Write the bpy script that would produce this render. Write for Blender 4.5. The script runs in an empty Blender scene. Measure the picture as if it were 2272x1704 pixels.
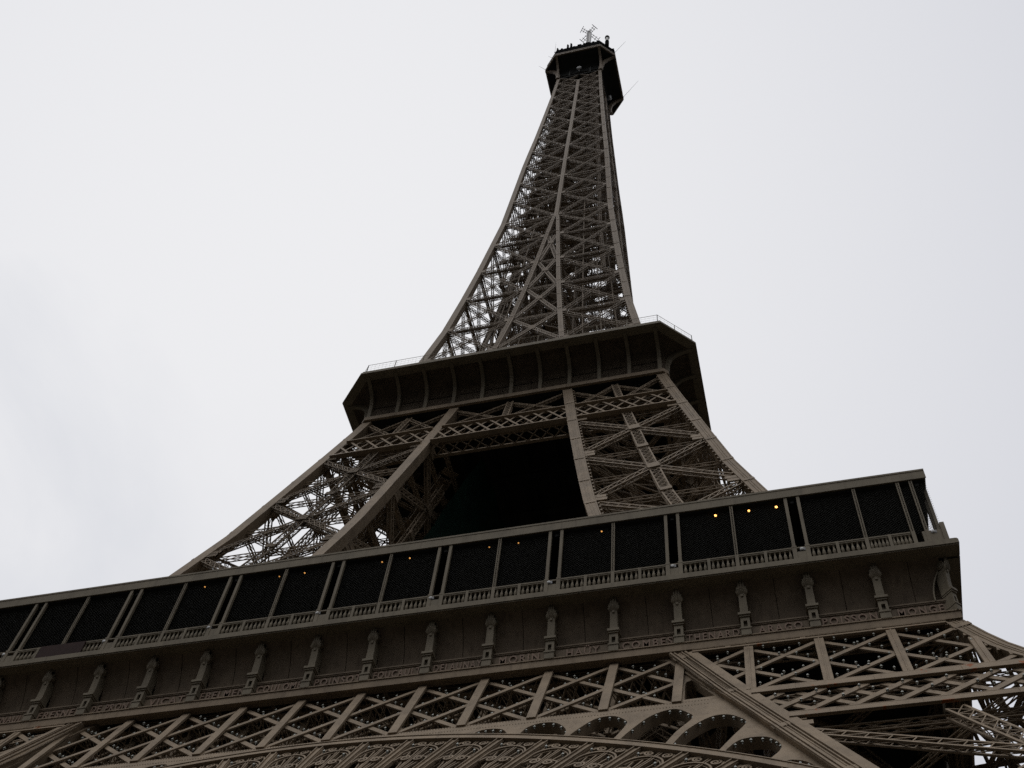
import bpy, math, random
import numpy as np
from mathutils import Vector, Matrix

random.seed(7); RNG = np.random.default_rng(7)
scene = bpy.context.scene
COL = scene.collection
PI = math.pi

# ------------------------------------------------------------------ camera
def cam_axes(yaw, pitch, roll):
    cy, sy, cp, sp = math.cos(yaw), math.sin(yaw), math.cos(pitch), math.sin(pitch)
    f = np.array([sy*cp, cy*cp, sp]); r = np.array([cy, -sy, 0.0]); u = np.cross(r, f)
    cr, sr = math.cos(roll), math.sin(roll)
    return cr*r + sr*u, -sr*r + cr*u, f
CAM_POS = np.array([24.688, -81.411, 1.739])
cr_, cu_, cf_ = cam_axes(-0.36466, 0.97905, 0.14953)
cam_d = bpy.data.cameras.new('camera'); cam = bpy.data.objects.new('camera', cam_d); COL.objects.link(cam)
cam_d.sensor_width = 36.0; cam_d.lens = 2626.97/2272*36.0
cam_d.shift_x = 13.78/2272; cam_d.shift_y = 119.14/2272
cam_d.clip_start = 0.1; cam_d.clip_end = 6000
cam.matrix_world = Matrix([[cr_[0], cu_[0], -cf_[0], CAM_POS[0]], [cr_[1], cu_[1], -cf_[1], CAM_POS[1]],
                           [cr_[2], cu_[2], -cf_[2], CAM_POS[2]], [0, 0, 0, 1]])
scene.camera = cam

# ------------------------------------------------------------------ world, sun, exposure
SUN_EL, SUN_AZ = math.radians(70), math.radians(200)
world = bpy.data.worlds.new('World'); scene.world = world; world.use_nodes = True
wn = world.node_tree; wn.nodes.clear()
def WN(t, **k):
    n = wn.nodes.new(t)
    for a, b in k.items(): setattr(n, a, b)
    return n
wl = wn.links.new
out = WN('ShaderNodeOutputWorld'); bg = WN('ShaderNodeBackground'); bg.inputs['Strength'].default_value = 0.1
wl(bg.outputs[0], out.inputs[0])
sky = WN('ShaderNodeTexSky', sky_type='NISHITA', sun_disc=False)
sky.sun_elevation = SUN_EL; sky.sun_rotation = SUN_AZ
tc = WN('ShaderNodeTexCoord')
mp = WN('ShaderNodeMapping'); mp.inputs['Scale'].default_value = (1.0, 1.0, 1.6); mp.inputs['Location'].default_value = (0.3, 0.7, 0.1)
wl(tc.outputs['Generated'], mp.inputs[0])
n1 = WN('ShaderNodeTexNoise'); n1.inputs['Scale'].default_value = 2.6; n1.inputs['Detail'].default_value = 7; n1.inputs['Roughness'].default_value = 0.55; n1.inputs['Distortion'].default_value = 0.5
wl(mp.outputs[0], n1.inputs['Vector'])
# dense cloud deck: bright whitish veil with greyer, bluer thicker patches low in the sky
dot = WN('ShaderNodeVectorMath', operation='DOT_PRODUCT'); wl(tc.outputs['Generated'], dot.inputs[0])
gd = np.array([-0.34, 0.36, 0.86]); gd /= np.linalg.norm(gd); dot.inputs[1].default_value = tuple(gd)
gl = WN('ShaderNodeMapRange'); gl.inputs['From Min'].default_value = 0.74; gl.inputs['From Max'].default_value = 1.0
gl.inputs['To Min'].default_value = 0.0; gl.inputs['To Max'].default_value = 1.0; wl(dot.outputs['Value'], gl.inputs[0])
veil = WN('ShaderNodeMix', data_type='RGBA'); wl(gl.outputs[0], veil.inputs['Factor'])
veil.inputs['A'].default_value = (6.45, 6.57, 7.1, 1); veil.inputs['B'].default_value = (8.75, 8.75, 8.9, 1)
sep = WN('ShaderNodeSeparateXYZ'); wl(tc.outputs['Generated'], sep.inputs[0])
low = WN('ShaderNodeMapRange'); low.inputs['From Min'].default_value = -0.36; low.inputs['From Max'].default_value = -0.55; wl(sep.outputs['X'], low.inputs[0])
patch = WN('ShaderNodeMapRange'); patch.inputs['From Min'].default_value = 0.44; patch.inputs['From Max'].default_value = 0.66; wl(n1.outputs['Fac'], patch.inputs[0])
pm = WN('ShaderNodeMath', operation='MULTIPLY'); wl(low.outputs[0], pm.inputs[0]); wl(patch.outputs[0], pm.inputs[1])
pm2 = WN('ShaderNodeMath', operation='MULTIPLY'); wl(pm.outputs[0], pm2.inputs[0]); pm2.inputs[1].default_value = 0.5
gry = WN('ShaderNodeMix', data_type='RGBA'); wl(pm2.outputs[0], gry.inputs['Factor']); wl(veil.outputs['Result'], gry.inputs['A'])
gry.inputs['B'].default_value = (6.1, 6.35, 6.95, 1)
thin = WN('ShaderNodeMix', data_type='RGBA'); thin.inputs['Factor'].default_value = 0.04
wl(gry.outputs['Result'], thin.inputs['A']); wl(sky.outputs[0], thin.inputs['B'])
# overcast skies are darkest towards the horizon
hz = WN('ShaderNodeMapRange', interpolation_type='SMOOTHSTEP'); hz.inputs['From Min'].default_value = 0.15; hz.inputs['From Max'].default_value = 0.64
hz.inputs['To Min'].default_value = 0.05; hz.inputs['To Max'].default_value = 1.0; wl(sep.outputs['Z'], hz.inputs[0])
hm = WN('ShaderNodeMix', data_type='RGBA', blend_type='MULTIPLY'); hm.inputs['Factor'].default_value = 1.0
wl(thin.outputs['Result'], hm.inputs['A']); wl(hz.outputs[0], hm.inputs['B'])
wl(hm.outputs['Result'], bg.inputs['Color'])

sd = bpy.data.lights.new('sun', 'SUN'); sd.energy = 0.8; sd.angle = math.radians(50); sd.color = (1.0, 0.97, 0.93)
sun = bpy.data.objects.new('sun', sd); COL.objects.link(sun)
sv = Vector((math.sin(SUN_AZ)*math.cos(SUN_EL), math.cos(SUN_AZ)*math.cos(SUN_EL), math.sin(SUN_EL)))
sun.rotation_euler = sv.to_track_quat('Z', 'Y').to_euler(); sun.location = (0, -200, 300)
vs = scene.view_settings; scene.display_settings.display_device = 'sRGB'
vs.view_transform = 'Standard'; vs.look = 'None'; vs.exposure = 0.0; vs.gamma = 1.0; vs.use_curve_mapping = False
scene.cycles.use_denoising = False; scene.cycles.max_bounces = 4; scene.cycles.diffuse_bounces = 1; scene.cycles.glossy_bounces = 2

# ------------------------------------------------------------------ materials
def mat(name, base, rough=0.6, var=0.12, rust=0.0, scale=0.6, spec=0.12, streak=0.0):
    m = bpy.data.materials.new(name); m.use_nodes = True
    nt = m.node_tree; b = nt.nodes['Principled BSDF']; L = nt.links.new
    b.inputs['Roughness'].default_value = rough; b.inputs['Specular IOR Level'].default_value = spec
    if var == 0:
        b.inputs['Base Color'].default_value = (*base, 1); return m
    geo = nt.nodes.new('ShaderNodeNewGeometry')
    no = nt.nodes.new('ShaderNodeTexNoise'); no.inputs['Scale'].default_value = scale; no.inputs['Detail'].default_value = 6; no.inputs['Roughness'].default_value = 0.65
    L(geo.outputs['Position'], no.inputs['Vector'])
    ra = nt.nodes.new('ShaderNodeValToRGB'); e = ra.color_ramp.elements
    e[0].position = 0.32; e[1].position = 0.7
    e[0].color = (*[c*(1-var*1.3) for c in base], 1); e[1].color = (*[c*(1+var) for c in base], 1)
    L(no.outputs['Fac'], ra.inputs[0]); last = ra.outputs[0]
    # vertical grime runs (world-space, stretched in z)
    mp = nt.nodes.new('ShaderNodeMapping'); mp.inputs['Scale'].default_value = (2.2, 2.2, 0.22); L(geo.outputs['Position'], mp.inputs[0])
    n2 = nt.nodes.new('ShaderNodeTexNoise'); n2.inputs['Scale'].default_value = 1.5; n2.inputs['Detail'].default_value = 4; L(mp.outputs[0], n2.inputs['Vector'])
    r2 = nt.nodes.new('ShaderNodeMapRange'); r2.inputs['From Min'].default_value = 0.52; r2.inputs['From Max'].default_value = 0.75
    r2.inputs['To Max'].default_value = streak; L(n2.outputs['Fac'], r2.inputs[0])
    mx = nt.nodes.new('ShaderNodeMix'); mx.data_type = 'RGBA'; L(r2.outputs[0], mx.inputs['Factor']); L(last, mx.inputs['A'])
    mx.inputs['B'].default_value = (base[0]*0.45, base[1]*0.42, base[2]*0.4, 1); last = mx.outputs['Result']
    if rust > 0:
        n3 = nt.nodes.new('ShaderNodeTexNoise'); n3.inputs['Scale'].default_value = 0.85; n3.inputs['Detail'].default_value = 8; n3.inputs['Roughness'].default_value = 0.7
        L(geo.outputs['Position'], n3.inputs['Vector'])
        r3 = nt.nodes.new('ShaderNodeMapRange'); r3.inputs['From Min'].default_value = 0.59; r3.inputs['From Max'].default_value = 0.62; r3.inputs['To Max'].default_value = rust
        L(n3.outputs['Fac'], r3.inputs[0])
        m3 = nt.nodes.new('ShaderNodeMix'); m3.data_type = 'RGBA'; L(r3.outputs[0], m3.inputs['Factor']); L(last, m3.inputs['A'])
        m3.inputs['B'].default_value = (0.30, 0.085, 0.02, 1); last = m3.outputs['Result']
    L(last, b.inputs['Base Color'])
    bp = nt.nodes.new('ShaderNodeBump'); bp.inputs['Strength'].default_value = 0.15; bp.inputs['Distance'].default_value = 0.02
    n4 = nt.nodes.new('ShaderNodeTexNoise'); n4.inputs['Scale'].default_value = 9.0; n4.inputs['Detail'].default_value = 3; L(geo.outputs['Position'], n4.inputs['Vector'])
    L(n4.outputs['Fac'], bp.inputs['Height']); L(bp.outputs[0], b.inputs['Normal'])
    return m
PAINT = (0.264, 0.201, 0.134)
M_PAINT = mat('brown_paint', PAINT, 0.6, 0.18, streak=0.5)
M_CHORD = mat('brown_paint_rusty', PAINT, 0.6, 0.12, rust=0.9, streak=0.25)
M_SHAFT = mat('brown_paint_upper', (0.255, 0.202, 0.146), 0.6, 0.10, streak=0.3)
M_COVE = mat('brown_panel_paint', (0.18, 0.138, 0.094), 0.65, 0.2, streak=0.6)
M_LETTER = mat('letter_paint', (0.225, 0.155, 0.11), 0.5, 0.15)
M_DARK = mat('shade_dark_paint', (0.03, 0.03, 0.027), 0.8, 0.2)  # near-black base colour stands in for shade on interiors and undersides
M_GALL = mat('gallery_grey_brown_paint', (0.198, 0.167, 0.116), 0.6, 0.16, streak=0.45)
M_MESH = mat('wire_mesh_metal', (0.05, 0.05, 0.042), 0.6, 0)
M_FLASH = mat('flash_lamp_glass', (0.33, 0.34, 0.30), 0.35, 0)
M_WHITE = mat('white_metal', (0.7, 0.7, 0.68), 0.5, 0.05)
M_GREYM = mat('grey_metal', (0.28, 0.28, 0.28), 0.5, 0.1)
M_DARKG = mat('dark_grey_metal', (0.06, 0.06, 0.06), 0.5, 0)
M_BLACK = mat('black_metal', (0.015, 0.015, 0.015), 0.9, 0, spec=0.0)
M_NET = mat('green_net', (0.009, 0.034, 0.023), 0.9, 0.3)
M_BANNER = mat('red_brown_board', (0.035, 0.016, 0.012), 0.7, 0.25)
M_GROUND = mat('gravel_asphalt', (0.045, 0.042, 0.038), 0.95, 0.3, scale=0.2)
def emis(name, c, s):
    m = bpy.data.materials.new(name); m.use_nodes = True; b = m.node_tree.nodes['Principled BSDF']
    b.inputs['Base Color'].default_value = (*c, 1); b.inputs['Emission Color'].default_value = (*c, 1); b.inputs['Emission Strength'].default_value = s
    return m

# ------------------------------------------------------------------ mesh builder
def nrm(a):
    a = np.asarray(a, float); return a/np.maximum(np.linalg.norm(a, axis=-1, keepdims=True), 1e-12)
class MB:
    def __init__(s): s.V = []; s.F = []; s.n = 0; s.smooth = False
    def add(s, V, F):
        V = np.asarray(V, float).reshape(-1, 3); F = np.asarray(F, np.int64)
        s.V.append(V); s.F.append(F + s.n); s.n += len(V); return s
    def beams(s, P, Q, w, h, n):
        P = np.atleast_2d(np.asarray(P, float)); Q = np.atleast_2d(np.asarray(Q, float)); k = len(P)
        if k == 0: return s
        d = nrm(Q-P); n = np.broadcast_to(np.asarray(n, float), P.shape)
        sd_ = nrm(np.cross(d, n)); up = np.cross(sd_, d)
        w = np.broadcast_to(np.asarray(w, float), (k,))[:, None]/2; h = np.broadcast_to(np.asarray(h, float), (k,))[:, None]/2
        c = [-sd_*w-up*h, sd_*w-up*h, sd_*w+up*h, -sd_*w+up*h]
        V = np.stack([P+x for x in c]+[Q+x for x in c], 1).reshape(-1, 3)
        f = np.array([[0, 1, 5, 4], [1, 2, 6, 5], [2, 3, 7, 6], [3, 0, 4, 7], [3, 2, 1, 0], [4, 5, 6, 7]])
        F = (np.arange(k)*8)[:, None, None] + f
        return s.add(V, F.reshape(-1, 4))
    def box(s, x0, x1, y0, y1, z0, z1):
        V = [(x0,y0,z0),(x1,y0,z0),(x1,y1,z0),(x0,y1,z0),(x0,y0,z1),(x1,y0,z1),(x1,y1,z1),(x0,y1,z1)]
        return s.add(V, [[3,2,1,0],[4,5,6,7],[0,1,5,4],[1,2,6,5],[2,3,7,6],[3,0,4,7]])
    def loft(s, loops, closed=True, caps=True):
        A = np.asarray(loops, float); L, K = A.shape[:2]
        F = []
        kk = K if closed else K-1
        for i in range(L-1):
            for j in range(kk):
                a = i*K+j; b = i*K+(j+1) % K
                F.append([a, b, b+K, a+K])
        s.add(A, F)
        if caps and closed:
            for idx, rev in ((0, True), (L-1, False)):
                c = A[idx].mean(0); V = np.vstack([A[idx], c]); f = []
                for j in range(K):
                    q = [j, (j+1) % K, K, K]
                    f.append([q[1], q[0], K] if rev else [q[0], q[1], K])
                s.add(V, [t+[t[2]] for t in f])
        return s
    def tube(s, pts, r, sides=6, closed=False):
        pts = np.asarray(pts, float); n = len(pts)
        t = np.gradient(pts, axis=0); t = nrm(t); ref = np.array([0.31, 0.17, 0.93])
        r = np.broadcast_to(np.asarray(r, float), (n,))
        a = nrm(np.cross(t, ref)); b = np.cross(t, a)
        ang = np.linspace(0, 2*PI, sides, endpoint=False)
        loops = pts[:, None] + r[:, None, None]*(np.cos(ang)[None, :, None]*a[:, None]+np.sin(ang)[None, :, None]*b[:, None])
        return s.loft(loops)
    def ribbon(s, pts, w, h, n):
        # flat bar following a polyline; n = face normal
        pts = np.asarray(pts, float); t = nrm(np.gradient(pts, axis=0)); n = np.broadcast_to(np.asarray(n, float), pts.shape)
        sd_ = nrm(np.cross(t, n)); w = np.broadcast_to(np.asarray(w, float), (len(pts),))[:, None]/2; nn = n*h/2
        return s.loft(np.stack([pts-sd_*w-nn, pts+sd_*w-nn, pts+sd_*w+nn, pts-sd_*w+nn], 1))
    def merge(s, o, rot=0, off=(0, 0, 0), mirror=False):
        c, q = math.cos(rot), math.sin(rot); R = np.array([[c, -q, 0], [q, c, 0], [0, 0, 1.0]])
        for V, F in zip(*o.arrays()):
            V = V.copy()
            if mirror: V[:, 0] *= -1; F = F[:, ::-1]
            s.add(V@R.T + np.asarray(off, float), F)
        return s
    def arrays(s):
        if not s.V: return [], []
        V = np.vstack(s.V); F = np.vstack(s.F); return [V], [F]
    def mesh(s, name, m):
        V = np.vstack(s.V); F = np.vstack(s.F)
        tri = F[:, 2] == F[:, 3]
        me = bpy.data.meshes.new(name)
        me.vertices.add(len(V)); me.vertices.foreach_set('co', V.astype(np.float32).ravel())
        ln = np.where(tri, 3, 4); st = np.concatenate([[0], np.cumsum(ln)[:-1]])
        keep = np.ones(F.shape, bool); keep[tri, 3] = False
        li = F[keep]
        me.loops.add(len(li)); me.loops.foreach_set('vertex_index', li.astype(np.int32))
        me.polygons.add(len(F)); me.polygons.foreach_set('loop_start', st.astype(np.int32)); me.polygons.foreach_set('loop_total', ln.astype(np.int32))
        me.polygons.foreach_set('use_smooth', np.full(len(F), bool(s.smooth)))
        me.materials.append(m); me.update(calc_edges=True); me.validate()
        return me
    def build(s, name, m, parent=None, loc=(0, 0, 0), rotz=0):
        return link(name, s.mesh(name, m), parent, loc, rotz)
def link(name, me, parent=None, loc=(0, 0, 0), rotz=0):
    o = bpy.data.objects.new(name, me); COL.objects.link(o); o.location = loc; o.rotation_euler = (0, 0, rotz)
    if parent is not None: o.parent = parent
    return o
def tag(o, label=None, cat=None, group=None, kind=None):
    for k, v in (('label', label), ('category', cat), ('group', group), ('kind', kind)):
        if v: o[k] = v
    return o
def empty(name, loc, label, cat, group=None):
    o = bpy.data.objects.new(name, None); COL.objects.link(o); o.location = loc; return tag(o, label, cat, group)

def laced(mb, P, Q, n, wd, dp, rail=0.12, pitch=0.9, mode='Z', bar=0.07, back=True, inset=0.0):
    """lattice beam: two flange rails with zigzag or crossed lacing on the outer and inner faces"""
    P = np.asarray(P, float); Q = np.asarray(Q, float); Ln = np.linalg.norm(Q-P)
    if Ln < 0.3: return
    d = (Q-P)/Ln; n = nrm(np.asarray(n, float)-d*np.dot(n, d)); sd_ = np.cross(d, n)
    c0 = P - n*(dp/2+inset); c1 = Q - n*(dp/2+inset); o = sd_*(wd-rail)/2; rt = min(rail*0.75, dp*0.4); q = n*(dp-rt)/2
    mb.beams([c0+o+q, c0-o+q, c0+o-q, c0-o-q], [c1+o+q, c1-o+q, c1+o-q, c1-o-q], rail, rt, n)
    k = max(2, int(round(Ln/pitch))); t = np.linspace(0, Ln, k+1); pts = c0 + d*t[:, None]; iw = sd_*(wd/2-rail*0.7)
    A, B = [], []
    if mode == 'Z':
        sg = np.where(np.arange(k) % 2 == 0, 1, -1)[:, None]
        A.append(pts[:-1]+iw*sg); B.append(pts[1:]-iw*sg)
    elif mode == 'N':
        A.append(pts[:-1]+iw); B.append(pts[1:]-iw); A.append(pts[1:-1]+iw); B.append(pts[1:-1]-iw)
    else:
        A += [pts[:-1]+iw, pts[:-1]-iw, pts[1:-1]+iw]; B += [pts[1:]-iw, pts[1:]+iw, pts[1:-1]-iw]
    A = np.vstack(A); B = np.vstack(B)
    f = n*(dp/2-0.02)
    mb.beams(A+f, B+f, bar, 0.03, n)
    if back:
        mb.beams(A-f, B-f, bar, 0.03, n)
        ks = max(2, int(round(Ln/max(dp*1.6, pitch)))); ps = c0+d*np.linspace(0, Ln, ks+1)[:, None]; sg = np.where(np.arange(ks) % 2 == 0, 1, -1)[:, None]
        for e in (1, -1):
            mb.beams(ps[:-1]+o*e*0.97+q*sg, ps[1:]+o*e*0.97-q*sg, bar*0.9, 0.03, sd_)

# ------------------------------------------------------------------ tower profile
ZS = [0, 20, 34, 46.3, 47.7, 49.2, 51.35, 57.6, 67, 77.3, 85, 94, 103, 109.3, 112.2, 120, 130.2, 138, 148.7, 160, 181.5, 196, 210, 218, 229, 257, 272, 300]
WS = [62.4, 51, 43.4, 36.5, 35.8, 35.15, 34.3, 31.9, 28.6, 25.45, 23.3, 21.2, 19.12, 17.7, 17.1, 15.6, 14.05, 12.95, 11.9, 10.9, 9.25, 8.62, 8.02, 7.6, 6.98, 5.65, 5.05, 4.2]
IZ = [0, 20, 34.8, 39.6, 45, 51, 57.6, 67, 77.3, 81.8, 91, 101.7, 111.5, 120, 130.8, 139.8, 150, 160, 171, 180.8, 300]
IS = [37.5, 31, 25.9, 23.75, 21.4, 18.5, 16.4, 13.8, 11.3, 10.37, 8.88, 7.27, 5.9, 4.95, 3.87, 3.0, 2.15, 1.42, 0.7, 0.03, 0.0]
def w(z): return np.interp(z, ZS, WS)
def inn(z): return np.interp(z, IZ, IS)
NRM1 = nrm(np.array([0, -1.0, 0.46]))
def S(x, z, off=0.0, d=0.0):
    """point on the front face of the tower (recessed by off), pushed out by d"""
    x = np.asarray(x, float); z = np.asarray(z, float)
    return np.stack([x+0*z, -(w(z)-off)+0*x, z+0*x], -1) + NRM1*d

# ------------------------------------------------------------------ ground
g = MB(); g.add([(-3000, -3000, 0), (3000, -3000, 0), (3000, 3000, 0), (-3000, 3000, 0)], [[0, 1, 2, 3]])
tag(g.build('ground', M_GROUND), kind='structure')

# ------------------------------------------------------------------ the tower
T = empty('iron_tower', (0, 0, 0), 'tall brown iron lattice tower rising into the overcast sky, seen from near its foot', 'tower')
ROT = [0, PI/2, PI, 3*PI/2]

# ---- legs: four corner girders each, laced faces between them
def cA(z): return np.array([w(z), -w(z), z])
def cB(z): return np.array([inn(z), -w(z), z])
def cC(z): return np.array([w(z), -inn(z), z])
def cD(z): return np.array([inn(z), -inn(z), z])
CORN = {'A': (cA, -1, 1), 'B': (cB, 1, 1), 'C': (cC, -1, -1), 'D': (cD, 1, -1)}
def girder(key, zs, g, strip=False):
    f, sx, sy = CORN[key]; mb = MB()
    zz = np.asarray(zs, float); gg = np.broadcast_to(np.asarray(g, float), zz.shape)
    loops = []
    for z, q in zip(zz, gg):
        x, y, _ = f(z); loops.append([(x, y, z), (x+sx*q, y, z), (x+sx*q, y+sy*q, z), (x, y+sy*q, z)])
    mb.loft(loops)
    n = np.array([0, -1.0, 0.3]) if key in 'AB' else np.array([1.0, 0, 0.3])
    if key in 'AB':
        # proud cover strips and splice plates on the outer face
        for i in range(len(zz)-1):
            z0, z1 = zz[i], zz[i+1]
            P = f(z0); Q = f(z1)
            for fr, ww in ((0.06, 0.10), (0.94, 0.10), (0.40, 0.05), (0.60, 0.05)):
                mb.beams(P+np.array([sx*gg[i]*fr, -0.012, 0]), Q+np.array([sx*gg[i+1]*fr, -0.012, 0]), ww, 0.05, n)
        for z in np.arange(zz[0]+2.0, zz[-1]-0.5, 5.4):
            q = np.interp(z, zz, gg)
            mb.beams(f(z-0.18)+np.array([sx*q/2, -0.03, 0]), f(z+0.18)+np.array([sx*q/2, -0.03, 0]), q*1.0, 0.05, n)
        # lacing clips along the inner edge
        zc = np.arange(zz[0]+0.5, zz[-1]-0.3, 0.8); P = np.array([f(z) for z in zc]); q = np.interp(zc, zz, gg)
        P[:, 0] += sx*(q+0.10); P[:, 1] += 0.12
        mb.beams(P, P+np.array([0, 0.08, 0.26]), 0.16, 0.2, (0, -1, 0))
    return mb

def face_members(L, R, nodes, g, nout, ww=0.72, dp=0.5, strut=True, pitch=1.0, gap=0.9, rail=0.12, bar=0.06, gus=True, zstrut=None):
    """X bracing of one leg face. returns list of diagonal MBs and a MB with strut and gussets"""
    diags = []; oth = MB(); gus_l = []; nout = np.asarray(nout, float)
    lat = nrm(R(nodes[0])-L(nodes[0])); 
    for z0, z1 in zip(nodes[:-1], nodes[1:]):
        ge = g+0.05
        P0 = L(z0+gap)+lat*ge; P1 = L(z1-gap)+lat*ge; Q0 = R(z0+gap)-lat*ge; Q1 = R(z1-gap)-lat*ge
        ng = nrm(np.cross(Q0-P0, P1-P0)); ng = ng if ng@nout > 0 else -ng
        for a, b, ins in ((P0, Q1, 0.08), (Q0, P1, 0.12)):
            m = MB(); laced(m, a, b, ng, ww, dp, rail, pitch, 'N', bar, True, ins); diags.append(m)
        if gus:
            for z in (z0, z1):
                for f, sg in ((L, 1), (R, -1)):
                    for dz in (-0.31, 0.31):
                        c = f(z+dz)+lat*sg*(ge+0.42)-ng*0.10
                        gp_ = MB().beams(c-lat*0.5, c+lat*0.5, 0.54, 0.14, ng); gus_l.append(gp_)
            den = (Q1-P0); t = 0.5*(P0+Q1); 
            c = (P0+Q1+Q0+P1)/4-ng*0.03; ax = nrm((P1+Q1)/2-(P0+Q0)/2)
            wr = np.linalg.norm(Q0-P0); wt = np.linalg.norm(Q1-P1); zc = wr/(wr+wt)
            c = ((P0+Q0)/2)*(1-zc)+((P1+Q1)/2)*zc - ng*0.03
            oth.beams(c-ax*0.5, c+ax*0.5, 1.1, 0.1, ng)
    if strut:
        zz = zstrut or nodes
        for z0, z1 in zip(zz[:-1], zz[1:]):
            a = (L(z0)+R(z0))/2; b = (L(z1)+R(z1))/2
            ng = nrm(np.cross(R(z0)-L(z0), b-a)); ng = ng if ng@nout > 0 else -ng
            laced(oth, a, b, ng, 1.0, 0.5, 0.13, 0.85, 'X', 0.055, True, 0.14)
            oth.beams(a-nrm(b-a)*0.3-ng*0.05, a+nrm(b-a)*0.3-ng*0.05, 1.02, 0.1, ng)
    oth.gus = gus_l
    return diags, oth

FACES = [('A', 'B', (0, -1, 0.3)), ('A', 'C', (1, 0, 0.3)), ('B', 'D', (-1, 0, -0.3)), ('C', 'D', (0, 1, -0.3))]
def horiz_frame(mb, z, g, wd=0.5, dp=0.7, cross=True, cs=(cA, cB, cD, cC), pitch=1.1):
    c = [f(z) for f in cs]; m = sum(c)/4
    c = [q+(m-q)*0.10 for q in c]; wd *= 0.8; dp *= 0.7
    for i in range(4):
        a, b = c[i], c[(i+1) % 4]; laced(mb, a, b, (0, 0, 1), wd, dp, 0.08, pitch, 'Z', 0.05)
    if cross:
        laced(mb, c[0], c[2], (0, 0, 1), wd, 0.4, 0.08, pitch, 'Z', 0.045); laced(mb, c[1], c[3], (0, 0, 1), wd, 0.4, 0.08, pitch, 'Z', 0.045)

def leg_inside(z0, z1, nodes, zd=()):
    mb = MB()
    for z in list(nodes)+list(zd): horiz_frame(mb, z, 1.0)
    # lift track: two laced rails up the middle of the leg with ties, and a zigzag stair
    def ctr(z, dx, dy): c = (cA(z)+cD(z))/2; return c+np.array([dx, dy, 0])
    zz = np.linspace(z0, z1, max(3, int((z1-z0)/9)))
    for dx, dy in ((-1.5, -1.0), (1.5, 1.0)):
        for a, b in zip(zz[:-1], zz[1:]): laced(mb, ctr(a, dx, dy), ctr(b, dx, dy), (1, -1, 0), 0.5, 0.5, 0.075, 0.9, 'Z', 0.04)
    zt = np.arange(z0+1, z1-1, 2.4)
    P = np.array([ctr(z, -1.5, -1.0) for z in zt]); Q = np.array([ctr(z, 1.5, 1.0) for z in zt])
    mb.beams(P, Q, 0.22, 0.22, (0, 0, 1)); mb.beams(P[:-1], Q[1:], 0.09, 0.09, (1, -1, 0))
    # stair flights close to the inner corner
    k = 0
    for z in np.arange(z0+1, z1-3.2, 2.8):
        a = cD(z)*0.72+cA(z)*0.28; b = cD(z+2.8)*0.72+cA(z+2.8)*0.28; e = np.array([1.9, 1.9, 0]) if k % 2 == 0 else np.array([-1.9, -1.9, 0]); k += 1
        for s in (-0.5, 0.5):
            o = np.array([s, -s, 0]); mb.beams(a-e+o, b+e+o, 0.06, 0.28, (0, 0, 1)); mb.beams(a-e+o+(0, 0, 1.0), b+e+o+(0, 0, 1.0), 0.05, 0.05, (0, 0, 1))
        t = np.linspace(0.05, 0.95, 14)[:, None]; p = (a-e)*(1-t)+(b+e)*t
        mb.beams(p+np.array([0.5, -0.5, 0]), p-np.array([0.5, -0.5, 0]), 0.26, 0.04, (0, 0, 1))
        mb.beams(b+e*1.3+np.array([-0.6, 0.6, 0]), b+e*1.3+np.array([0.6, -0.6, 0]), 0.9, 0.05, (0, 0, 1))
    return mb

LOW = [4, 16, 28.4, 40.3]
MID = [59, 70.2, 81.15, 92.05, 102.1]
zlow = [0, 10, 20, 28, 34, 40, 43, 46.3, 47.7, 49.2, 51.2]
zmid = [51.3, 57.6, 63, 67, 72, 77.3, 81, 85, 89.5, 94, 98.5, 103, 106.5, 109.3, 111.9]
# shared girder meshes
gm = {}
for k in 'ABCD':
    gm['low', k] = girder(k, zlow, 0.98).mesh('corner_girder', M_PAINT)
    gm['mid', k] = girder(k, zmid, 1.05).mesh('corner_girder', M_PAINT)
for tier in ('low', 'mid'):
    for ri, r in enumerate(ROT):
        for k in 'ABCD': link('corner_girder', gm[tier, k], T, rotz=r)
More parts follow.
